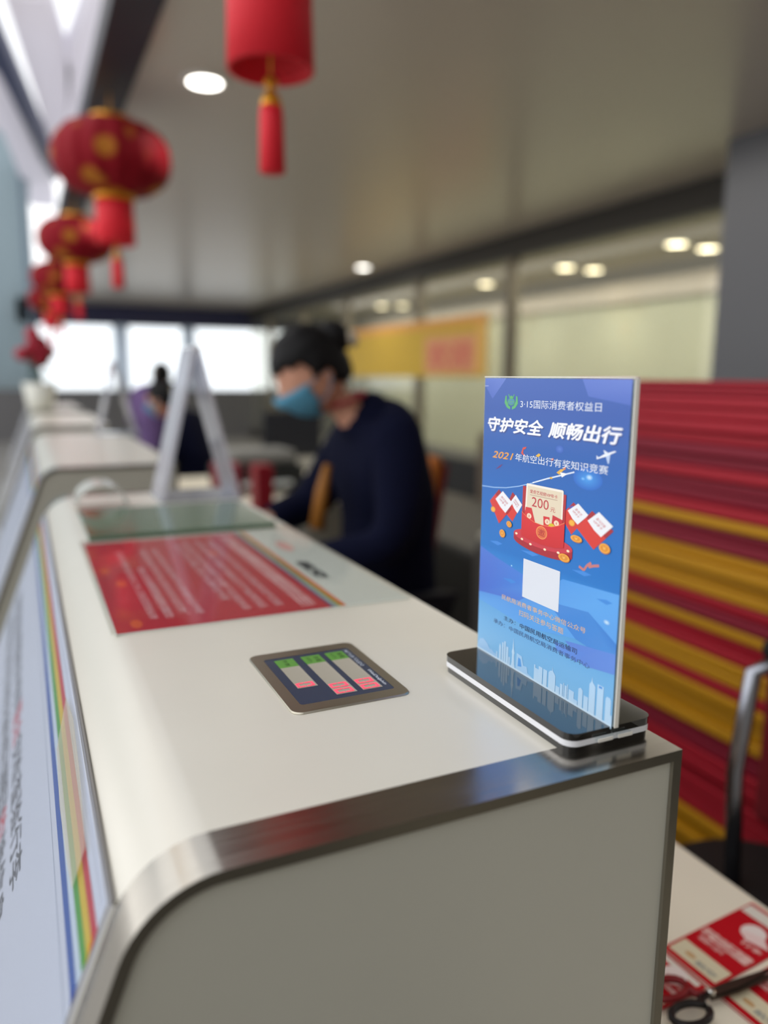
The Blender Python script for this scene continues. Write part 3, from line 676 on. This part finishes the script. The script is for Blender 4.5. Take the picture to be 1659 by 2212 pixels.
for i, (x, y, z, lb) in enumerate(((.565, 1.84, 2.42, 'red lantern cut by the top edge, only its fringe and tassel showing'), (.50, 4.42, 2.41, 'largest whole round red and gold lantern, hanging at the upper left'),
                                   (.48, 7.1, 2.41, 'third red lantern, partly behind the large round one'), (.46, 9.8, 2.40, 'fourth red lantern, smaller, below the third'), (.45, 12.6, 2.40, 'farthest red lantern above the bright windows'))):
    o = L0 if i == 0 else copy_tree(L0)
    o.location = (x, y, z); tag(o, lb, 'lantern')

# ---------------------------------------------------------------- staff desk, leaflets, scissors
b = bmesh.new(); box(b, .334, .692, -.3, 1.5, .72, .75, .004); dk = empty('staff_desk', (0, 0, 0), 'cream white lower worktop behind the nearest counter', 'desk')
fin('worktop', b, mat('desk_cream', (240, 232, 212), .4, noise=(3, .04)), dk)
for y in (-.2, 1.4):
    b = bmesh.new(); box(b, .34, .68, y, y+.03, 0, .72); fin('side_panel', b, ENDP, dk)
def leaflet(x, y, rz, z, label, w_=.141, h_=.060):
    e = empty('red_leaflet', (x, y, z), label, 'leaflet', rz=math.radians(rz))
    b = bmesh.new(); box(b, 0, w_, -h_, 0, 0, .0012); fin('paper', b, mat('leaflet_red', (190, 6, 26), .4), e)
    P = Print(lambda u, v, lay: (u, -v, .0013+lay))
    k = w_/.141
    P.rect(.008*k, .003, .032*k, h_-.003, 'ddd3b4', 1); P.rect(.120*k, .002, .136*k, h_-.004, 'e2dcd0', 1); P.rect(.0, 0, .001, h_, 'e6dccc', 1)
    P.ell(.100*k, h_*.52, .013, .012, 'ecdfda', 1); P.poly([(.084*k, h_*.55), (.094*k, h_*.36), (.102*k, h_*.7), (.09*k, h_*.92)], 'ecd0cc', 2)
    tl = lambda t, u0, u1, v0, v1, c, l: P.text(t, 0, 0, 1, 1, c, l, bold=.03, mtx=lambda q: (u0+(u1-u0)*q[1], v0+(v1-v0)*q[0]))
    tl('平安出行温馨', .052*k, .066*k, .003, h_-.004, 'eec4bc', 3); tl('提示', .044*k, .050*k, .008, h_*.6, 'e4aaa6', 3); tl('行李', .076*k, .083*k, h_*.55, h_*.9, 'e8b4ae', 3)
    P.ell(.018*k, h_*.35, .003, .006, 'c8a070', 3); tl('航空', .012*k, .019*k, h_*.5, h_*.85, 'a8a89c', 4)
    P.done('leaflet_print', PRINTF, e); return e
leaflet(.540, .497, 4, .7505, 'red leaflet with white strips on the cream desk, the farther of two, above the scissors')
leaflet(.543, .431, 3, .7505, 'red leaflet with white strips, the nearer of two, under the scissors blade', .141, .058)
leaflet(.482, .488, 2, .7520, 'red leaflet with a white strip, half hidden behind the steel corner of the counter', .056, .05)
s_ = empty('scissors', (.528, .428, .757), 'open scissors with dark steel blade and red and black handles on the leaflets', 'scissors', rz=math.radians(-6))
SB = mat('scissor_steel', (96, 88, 80), .35, .9)
b = bmesh.new(); prism(b, [(0, -.005), (.03, -.006), (.085, -.001), (.087, .001), (.03, .004), (0, .004)], 'z', 0, .002); fin('blade', b, SB, s_)
b = bmesh.new(); prism(b, [(-.004, -.004), (.03, -.003), (.082, .004), (.081, .006), (.02, .005), (-.006, .003)], 'z', .0022, .0042); fin('blade', b, SB, s_)
b = bmesh.new(); lathe(b, [(.004, 0), (.004, .006), (.002, .007)], 12, (.004, 0, 0)); fin('pivot', b, mat('pivot_chrome', (210, 208, 200), .2, 1), s_)
for sy, mm in ((-1, mat('handle_black', (22, 16, 18), .4)), (1, mat('handle_red', (130, 14, 24), .4))):
    b = bmesh.new(); pts = [(-.002, 0, .003), (-.012, sy*.004, .004)]
    pts += [(-.032+.019*math.cos(a), sy*.015+.011*math.sin(a)*1.0, .005) for a in [math.radians(20+k*340/16) for k in range(17)]]
    tube(b, pts, .0034, 8); fin('handle', b, mm, s_, True)

# office chair
oc = empty('office_chair', (.915, .66, 0), 'black office chair with chrome arm at the right edge behind the desk', 'chair')
BK = mat('chair_black', (20, 18, 18), .7)
b = bmesh.new(); lathe(b, [(.02, .49), (.13, .49), (.155, .51), (.16, .55), (.145, .58), (.02, .585)], 36); fin('seat', b, BK, oc, True)
b = bmesh.new(); tube(b, [(0, 0, .1), (0, 0, .49)], .03, 12)
for k in range(5): tube(b, [(0, 0, .12), (.15*math.cos(k*1.2566), .15*math.sin(k*1.2566), .06)], .02, 8)
fin('base', b, mat('chair_chrome', (150, 152, 160), .25, 1), oc, True)
for k in range(5):
    b = bmesh.new(); lathe(b, [(.02, 0), (.03, .01), (.03, .045), (.02, .055)], 12, (.15*math.cos(k*1.2566), .15*math.sin(k*1.2566), 0)); fin('caster', b, BK, oc, True)
b = bmesh.new(); tube(b, [(-.02, .04, .56), (-.025, .05, .76), (.0, .055, .90), (.05, .05, .915), (.12, .04, .90)], [.012]*5, 10)
fin('armrest_frame', b, mat('chair_chrome', rough=.25), oc, True)
b = bmesh.new(); box(b, .02, .12, .035, .065, .915, .945, .01); fin('armrest', b, BK, oc)
b = bmesh.new(); box(b, .12, .15, -.13, .13, .60, 1.02, .015); fin('backrest', b, mat('chair_red', (110, 8, 22), .7), oc)

# ---------------------------------------------------------------- stack of folded red and yellow cartons
RC = mat('carton_red', (124, 12, 38), .6, noise=(18, .22, (1, .15, 6))); RB = mat('carton_bright_red', (156, 12, 34), .6, noise=(18, .2, (1, .15, 6)))
YC = mat('carton_yellow', (180, 128, 4), .6, noise=(18, .2, (1, .15, 6)))
yel = ((1.042, 1.076), (.935, 1.015), (.86, .888), (.785, .815), (.665, .755), (.40, .50), (.15, .2))
z = 0.0; k = 0; protos = {}; CART = []
while z < 1.262:
    zm = z+.012; col = YC if any(a <= zm <= c for a, c in yel) else (RB if (1.2 < zm or .5 < zm < .64 or random.random() < .25) else RC)
    if col.name not in protos:
        b = bmesh.new(); box(b, 0, .52, -1.12, 0, 0, .0205, .004); o = fin('folded_carton', b, col, None)
        protos[col.name] = o
    else: o = protos[col.name].copy(); COL.objects.link(o)
    jx, jy = random.uniform(-.008, .008), random.uniform(-.015, .015)
    o.location = (1.10+jx, 1.44+jy, z); o.rotation_euler = (0, 0, random.uniform(-.008, .008))
    nm = 'yellow' if col is YC else 'red'
    o['nm'] = nm; CART.append(o); tag(o, None, 'carton', '%s folded cartons of the stack' % nm)
    z += .021; k += 1
ONES = 'zero first second third fourth fifth sixth seventh eighth ninth tenth eleventh twelfth thirteenth fourteenth fifteenth sixteenth seventeenth eighteenth nineteenth'.split()
def ordinal(n):
    if n < 20: return ONES[n]
    t = ['', '', 'twent', 'thirt', 'fort', 'fift', 'sixt'][n//10]
    return t+'ieth' if n % 10 == 0 else t+'y-'+ONES[n % 10]
for i, o in enumerate(reversed(CART)):
    o['label'] = ('flat %s folded carton, topmost of the tall striped stack' % o['nm']) if i == 0 else 'flat %s folded carton, %s from the top of the tall striped stack' % (o['nm'], ordinal(i+1))
    del o['nm']
# lid piled on top, slightly peaked
b = bmesh.new()
for i in range(3): box(b, .02*i, .52-.01*i, -1.10+.03*i, -.0-.01*i, .009*i, .009*i+.0085, .003)
o = fin('cloth_bundle', b, mat('bundle_red', (150, 14, 36), .6)); o.location = (1.10, 1.44, z+.0005)
tag(o, 'bright red flat sheets lying on top of the tall stack', 'sheets')

# ---------------------------------------------------------------- banner on the glass, low cabinets and small devices
b = bmesh.new(); box(b, 4.56, 4.58, 7.2, 11.2, 1.32, 2.0)
bn = empty('banner', (0, 0, 0), 'yellow banner with a pale red panel on the glass wall behind the seated worker', 'banner'); fin('sheet', b, mat('banner_yellow', (205, 170, 60), .6), bn)
P = Print(lambda u, v, lay: (4.559-lay, u, v), step=.001)
P.rect(7.2, 1.90, 11.2, 2.0, 'e0a050', 1); P.rect(7.4, 1.36, 8.6, 1.80, 'e0a070', 1); P.rect(7.2, 1.36, 7.4, 1.9, 'e6b45c', 1)
P.text('欢迎', 0, 0, 1, 1, 'd87a64', 2, bold=.03, mtx=lambda q: (8.5-q[0]*1.0, 1.42+q[1]*.3))
P.done('banner_print', PRINTF, bn)
b = bmesh.new(); box(b, 3.9, 4.5, 4.2, 8.6, 0, .52, .02)
tag(fin('dark_cabinet', b, mat('cabinet_black', (26, 25, 26), .5)), 'long black low cabinet in front of the glass wall', 'cabinet')
b = bmesh.new(); prism(b, [(2.9, 0), (3.2, 0), (3.2, .9), (3.05, .95), (2.9, .55)], 'x', 3.0, 3.6)
tag(fin('tan_case', b, mat('case_tan', (118, 104, 90), .7)), 'tan slanted case standing left of the blue sign', 'case').location = (.0, 1.6, 0)
# grey device left of the sign
dv = empty('ticket_printer', (1.36, 1.95, 0), 'grey upright device with pale top, seen left of the blue sign', 'device')
b = bmesh.new(); box(b, -.09, .09, -.1, .1, 0, .80, .015); fin('housing', b, mat('device_grey', (98, 96, 92), .4), dv)
b = bmesh.new(); box(b, -.08, .08, -.09, .09, .80, .83, .012); fin('lid', b, mat('device_pale', (196, 192, 180), .4), dv)
b = bmesh.new(); box(b, -.05, .05, -.105, -.1, .55, .7); fin('front_slot', b, BK, dv)
# low black conveyor housing between the counters
b = bmesh.new(); box(b, 1.75, 2.6, 2.05, 6.0, 0, .55, .03)
cv = fin('conveyor_housing', b, mat('conveyor_dark', (38, 37, 35), .5)); tag(cv, 'low dark conveyor housing behind the standing worker', 'conveyor')

def office_printer(x, y, z, label):
    e = empty('desktop_printer', (x, y, z), label, 'printer')
    b = bmesh.new(); box(b, -.2, .2, -.15, .15, .0, .13, .02); fin('body', b, mat('printer_black', (28, 32, 32), .4), e)
    b = bmesh.new(); box(b, -.17, .17, -.12, .12, .13, .2, .03); fin('cover', b, mat('printer_grey', (132, 132, 128), .5), e)
    b = bmesh.new(); box(b, -.12, .12, -.19, -.15, .04, .06, .004); fin('tray', b, mat('tray_pale', (200, 205, 205), .3), e)
    return e
dk2 = empty('staff_desk', (0, 0, 0), 'low staff worktop behind the second counter, under the printer', 'desk')
b = bmesh.new(); box(b, .42, 1.5, 3.2, 4.2, .74, .77, .004); fin('worktop', b, MATS['desk_cream'], dk2)
for x in (.45, 1.4):
    b = bmesh.new(); box(b, x, x+.03, 3.25, 4.15, 0, .74); fin('side_panel', b, ENDP, dk2)
office_printer(1.0, 3.6, .7705, 'black and grey desktop printer left of the worker, under the bright window')
mt = empty('monitor', (1.28, 3.9, .7705), 'dark monitor beside the printer, just left of the worker mask', 'monitor')
b = bmesh.new(); box(b, -.16, .16, -.012, .012, .12, .36, .006); fin('screen', b, mat('monitor_dark', (44, 46, 52), .4), mt)
b = bmesh.new(); box(b, -.02, .02, -.01, .03, .01, .2); fin('stem', b, BK, mt)
b = bmesh.new(); lathe(b, [(.09, 0), (.09, .008), (.02, .012)], 24); fin('foot', b, BK, mt)
def crate(x, y, z, w_, d, h, c1_, c2_, label):
    e = empty('striped_box', (x, y, z), label, 'box')
    b = bmesh.new(); box(b, -w_/2, w_/2, -d/2, d/2, 0, h*.45, .004); fin('lower_half', b, mat('box_'+c2_, c2_, .5), e)
    b = bmesh.new(); box(b, -w_/2, w_/2, -d/2, d/2, h*.45+.0005, h, .004); fin('upper_half', b, mat('box_'+c1_, c1_, .5), e)
crate(.63, 2.66, 0, .08, .12, 1.01, '9c3444', 'b06a20', 'red box with orange lower half to the right of the nearest tent display')
crate(.86, 3.02, 0, .07, .10, .96, '8c1426', 'a8641c', 'dark red box with orange lower half just left of the worker')

# chair behind the worker, orange and red
ch = empty('staff_chair', (1.09, 2.45, 0), 'staff chair with orange and red striped cover behind the worker', 'chair')
b = bmesh.new(); box(b, -.02, .02, -.2, .2, .50, 1.06, .015, Matrix.Rotation(math.radians(9), 4, 'Y')); fin('backrest', b, mat('cover_orange', (168, 92, 14), .7), ch)
b = bmesh.new(); box(b, .022, .045, -.2, .2, .50, 1.04, .01, Matrix.Rotation(math.radians(9), 4, 'Y')); fin('backrest_rear', b, mat('cover_red', (110, 14, 22), .7), ch)
b = bmesh.new(); box(b, -.36, .04, -.2, .2, .45, .50, .02); fin('seat', b, BK, ch)
for x in (-.33, .02):
    for y in (-.17, .17):
        b = bmesh.new(); tube(b, [(x, y, 0), (x, y, .45)], .014, 8); fin('leg', b, MATS['chair_chrome'], ch)

# flowers on the fourth counter
pt = empty('potted_flower', (.10, 5.35, T+.001), 'potted plant with dark red blossoms on the far counter at the left', 'potted plant')
b = bmesh.new(); lathe(b, [(.07, 0), (.08, .02), (.10, .16), (.09, .16), (.085, .14)], 24); fin('pot', b, mat('pot_white', (215, 215, 205), .4), pt, True)
b = bmesh.new(); rnd = random.Random(3)
for k in range(90):
    a, rr, zz = rnd.uniform(0, 6.28), rnd.uniform(.01, .10), rnd.uniform(.14, .34); c = Vector((rr*math.cos(a), rr*math.sin(a), zz))
    M = Matrix.Translation(c) @ Matrix.Rotation(rnd.uniform(0, 6), 4, 'Z') @ Matrix.Rotation(rnd.uniform(-1, 1), 4, 'X')
    f = [b.verts.new(M @ Vector(p)) for p in ((0, -.03, 0), (.012, 0, .004), (0, .03, 0), (-.012, 0, .004))]; b.faces.new(f)
fin('foliage', b, mat('leaf_green', (46, 92, 48), .6), pt)
for k in range(14):
    a, rr, zz = rnd.uniform(0, 6.28), rnd.uniform(.0, .12), rnd.uniform(.30, .48); b = bmesh.new()
    bmesh.ops.create_icosphere(b, subdivisions=2, radius=.045, matrix=Matrix.Translation((rr*math.cos(a), rr*math.sin(a), zz)))
    for v in b.verts: v.co += Vector((rnd.uniform(-.008, .008), rnd.uniform(-.008, .008), rnd.uniform(-.008, .008)))
    fin('blossom', b, mat('blossom_red', (160, 24, 48), .6), pt, True)

# ---------------------------------------------------------------- people
def skin_mesh(name, verts, edges, radii, m, parent=None, sub=2, root=0):
    me = bpy.data.meshes.new(name); me.from_pydata([Vector(v) for v in verts], edges, [])
    o = link(name, me, m, parent)
    sk = o.modifiers.new('skin', 'SKIN'); me.skin_vertices.new() if not me.skin_vertices else None
    for i, r in enumerate(radii):
        me.skin_vertices[0].data[i].radius = (r, r) if not isinstance(r, tuple) else r
        me.skin_vertices[0].data[i].use_root = (i == root)
    sk.use_smooth_shade = True
    ss = o.modifiers.new('sub', 'SUBSURF'); ss.levels = sub; ss.render_levels = sub
    dg = bpy.context.evaluated_depsgraph_get(); me2 = bpy.data.meshes.new_from_object(o.evaluated_get(dg))
    me2.name = name; o.modifiers.clear(); o.data = me2
    for p in me2.polygons: p.use_smooth = True
    return o
def blob(bm_, c, r, rot=None, sub=3):
    M = Matrix.Translation(c) @ (rot or Matrix.Identity(4)) @ Matrix.Diagonal((*r, 1))
    bmesh.ops.create_icosphere(bm_, subdivisions=sub, radius=1, matrix=M)

# main worker. local axes: faces -X (towards the passengers), y towards the far end
def worker(loc, rz, label, head_tilt=30, scale=1.0, jacket=NAVY, name='person'):
    root = empty(name, loc, label, 'person', rz=rz); root.scale = (scale,)*3
    # body: pelvis at origin height .95 ; face towards -x
    V = [(.02, 0, .92), (.03, 0, 1.05), (.01, 0, 1.22), (-.05, 0, 1.37), (-.095, 0, 1.42), (-.14, 0, 1.455)]
    R = [(.10, .08), (.09, .07), (.10, .08), (.035, .035), .04, .048]
    E = [(0, 1), (1, 2), (2, 3), (3, 4), (4, 5)]
    # legs
    for s in (-1, 1):
        n = len(V); V += [(.02, s*.09, .86), (.0, s*.10, .48), (.03, s*.10, .09), (-.10, s*.11, .03)]; R += [.07, .05, .035, .035]; E += [(0, n), (n, n+1), (n+1, n+2), (n+2, n+3)]
    # arms: shoulder, elbow, wrist
    arms = {}
    for s in (-1, 1):
        n = len(V); sh = (-.02, s*.17, 1.36); el = (-.06, s*.235, 1.08) if s < 0 else (-.12, s*.22, 1.12)
        wr = (-.30, s*.13, 1.03) if s < 0 else (-.30, s*.08, 1.30) if False else (-.30, s*.12, 1.10)
        V += [sh, el, wr]; R += [.035, .032, .026]; E += [(3, n), (n, n+1), (n+1, n+2)]
        hd = (wr[0]-.05, wr[1]-s*.01, wr[2]-.02); V.append(hd); R.append((.034, .018)); E.append((n+2, n+3))
        for k, (dy, ln) in enumerate(((-.028, .055), (-.010, .066), (.010, .062), (.027, .05))):
            m0 = len(V); V += [(hd[0]-.03, hd[1]+dy, hd[2]-.004), (hd[0]-.03-ln*.55, hd[1]+dy*1.1, hd[2]-.016), (hd[0]-.03-ln*.9, hd[1]+dy*1.1, hd[2]-.036)]
            R += [.0095, .0085, .0075]; E += [(n+3, m0), (m0, m0+1), (m0+1, m0+2)]
        m0 = len(V); V += [(hd[0]+.005, hd[1]-s*.032, hd[2]), (hd[0]-.03, hd[1]-s*.05, hd[2]-.012)]; R += [.011, .009]; E += [(n+3, m0), (m0, m0+1)]
        arms[s] = (sh, el, wr)
    body = skin_mesh('body', V, E, R, SKIN, root, 1)
    # head in its own frame, merged look
    Hm = Matrix.Translation((-.19, 0, 1.51)) @ Matrix.Rotation(math.radians(-head_tilt), 4, 'Y') @ Matrix.Scale(.94, 4)
    b = bmesh.new(); bmesh.ops.create_icosphere(b, subdivisions=4, radius=1)
    for v in b.verts:
        x, y, z_ = v.co; 
        f = Vector((x*.098, y*.078, z_*.118))
        if z_ < 0: f.y *= (1-.28*z_*z_); f.x = f.x*(1-.12*z_*z_) - .016*z_*z_
        if x < -.6: f.x -= .003
        d = (Vector((x, y, z_))-Vector((-1, 0, -.12))).length                       # nose
        if d < .33: f.x -= .026*(1-d/.33)**1.2
        for sy in (-1, 1):
            d = (Vector((x, y, z_))-Vector((-.9, sy*.36, .12))).length               # eye sockets
            if d < .26: f.x += .008*(1-d/.26)
        d = (Vector((x, y*.6, z_))-Vector((-.86, 0, -.52))).length                   # lips
        if d < .2: f.x -= .007*(1-d/.2)
        v.co = f
    for sy in (-1, 1):
        bmesh.ops.create_icosphere(b, subdivisions=2, radius=1, matrix=Matrix.Translation((.012, sy*.078, -.005)) @ Matrix.Diagonal((.019, .009, .031, 1)))
    bmesh.ops.transform(b, matrix=Hm, verts=b.verts); fin('head', b, SKIN, root, True)
    b = bmesh.new(); bmesh.ops.create_icosphere(b, subdivisions=4, radius=1)
    dl = [v for v in b.verts if (v.co.x < -.35 and v.co.z < .38) or v.co.z < -.52 or (v.co.x < .12 and v.co.z < -.02)]
    bmesh.ops.delete(b, geom=dl, context='VERTS')
    for v in b.verts:
        x, y, z_ = v.co; n_ = 1+.02*math.sin(30*y)+.015*math.sin(23*z_)
        v.co = Vector((x*.112*n_+.004, y*.092*n_, z_*.132*n_+.004))
    geo = bmesh.ops.solidify(b, geom=b.faces[:], thickness=.012)
    blob(b, (.105, 0, .045), (.05, .055, .05)); 
    bmesh.ops.transform(b, matrix=Hm, verts=b.verts); hr = fin('hair', b, HAIR, root, True)
    b = bmesh.new(); blob(b, (.14, -.03, .02), (.02, .02, .026), sub=2); bmesh.ops.transform(b, matrix=Hm, verts=b.verts); fin('hair_clip', b, mat('clip_pale', (190, 180, 160), .4), root, True)
    # mask with ear loops
    b = bmesh.new(); bmesh.ops.create_icosphere(b, subdivisions=4, radius=1)
    bmesh.ops.delete(b, geom=[v for v in b.verts if v.co.x > -.25 or v.co.z > .12 or v.co.z < -.93], context='VERTS')
    for v in b.verts:
        x, y, z_ = v.co; v.co = Vector((x*.112-.012-(.012 if abs(y) < .3 and z_ > -.3 else 0), y*.083, z_*.118))
    bmesh.ops.solidify(b, geom=b.faces[:], thickness=.002)
    for sy in (-1, 1):
        tube(b, [(-.05, sy*.076, -.01), (.0, sy*.086, .005), (.016, sy*.086, -.01)], .002, 6); tube(b, [(-.04, sy*.066, -.07), (.0, sy*.082, -.045), (.016, sy*.086, -.02)], .002, 6)
    bmesh.ops.transform(b, matrix=Hm, verts=b.verts); fin('face_mask', b, mat('mask_blue', (84, 150, 182), .7), root, True)
    # jacket
    V = [(.03, 0, .80), (.03, 0, .98), (.035, 0, 1.14), (.015, 0, 1.30), (-.045, 0, 1.395), (-.085, 0, 1.425)]
    R = [(.19, .135), (.165, .13), (.185, .145), (.165, .125), (.10, .10), (.07, .07)]; E = [(0, 1), (1, 2), (2, 3), (3, 4), (4, 5)]
    for s in (-1, 1):
        sh, el, wr = arms[s]; n = len(V)
        V += [(.005, s*.155, 1.335), el, tuple(a+(c-a)*.93 for a, c in zip(el, wr))]; R += [.082, .064, .045]; E += [(3, n), (n, n+1), (n+1, n+2)]
    skin_mesh('jacket', V, E, R, jacket, root, 2, 1)
    b = bmesh.new(); tube(b, [(-.10+.056*math.cos(a), .056*math.sin(a), 1.44-.02*math.cos(a+3.14)) for a in [k*math.pi/10 for k in range(21)]], .006, 8, False); fin('collar', b, mat('collar_red', (150, 20, 40), .6), root, True)
    b = bmesh.new(); tube(b, [(-.155, -.02, 1.27), (-.175, -.03, 1.20), (-.19, -.03, 1.10)], [.010, .018, .022], 10); fin('scarf', b, mat('scarf_gold', (150, 96, 28), .6), root, True)
    # trousers
    V = [(.025, 0, .90)]; R = [(.15, .12)]; E = []
    for s in (-1, 1):
        n = len(V); V += [(.02, s*.09, .84), (.0, s*.10, .48), (.03, s*.10, .12)]; R += [.10, .075, .06]; E += [(0, n), (n, n+1), (n+1, n+2)]
    skin_mesh('trousers', V, E, R, mat('trouser_navy', (16, 18, 34), .8), root, 1)
    b = bmesh.new()
    for s in (-1, 1): box(b, -.17, .08, s*.105-.045, s*.105+.045, .0, .075, .02)
    fin('shoes', b, BK, root)
    return root
worker((.88, 1.93, -.19), math.radians(0), 'person in a navy uniform with black hair and blue mask, head bowed over the counter', 34)
p2 = worker((.90, 4.75, -.24), math.radians(-40), 'person with black hair in dark navy clothes, half hidden by the nearest tent display', 20, .93)
p3 = worker((1.03, 6.9, -.17), math.radians(-120), 'person in a purple and blue patterned top far away by the windows', 5, .98, mat('plaid_purple', (96, 72, 120), .8, noise=(12, .6)))

# finer pieces hang from the part they belong to
NEST = {'hair_clip': 'hair', 'tassel_knot': 'tassel', 'armrest': 'armrest_frame', 'poster_print': 'poster_paper', 'display_print': 'screen_plate', 'red_digits': 'screen_plate',
        'tray': 'body', 'stem': 'foot', 'pivot': 'blade', 'backrest_rear': 'backrest'}
for root in [o for o in bpy.data.objects if o.parent is None and o.children]:
    kids = list(root.children)
    for c in kids:
        t = NEST.get(c.name.split('.')[0])
        hit = [k for k in kids if k.name.split('.')[0] == t] if t else []
        if hit: c.parent = hit[0]
    rims = [k for k in kids if k.name.split('.')[0] == 'cut_edge']; sheets = [k for k in kids if k.name.split('.')[0] == 'clear_sheet']
    for a, b_ in zip(rims, sheets): a.parent = b_
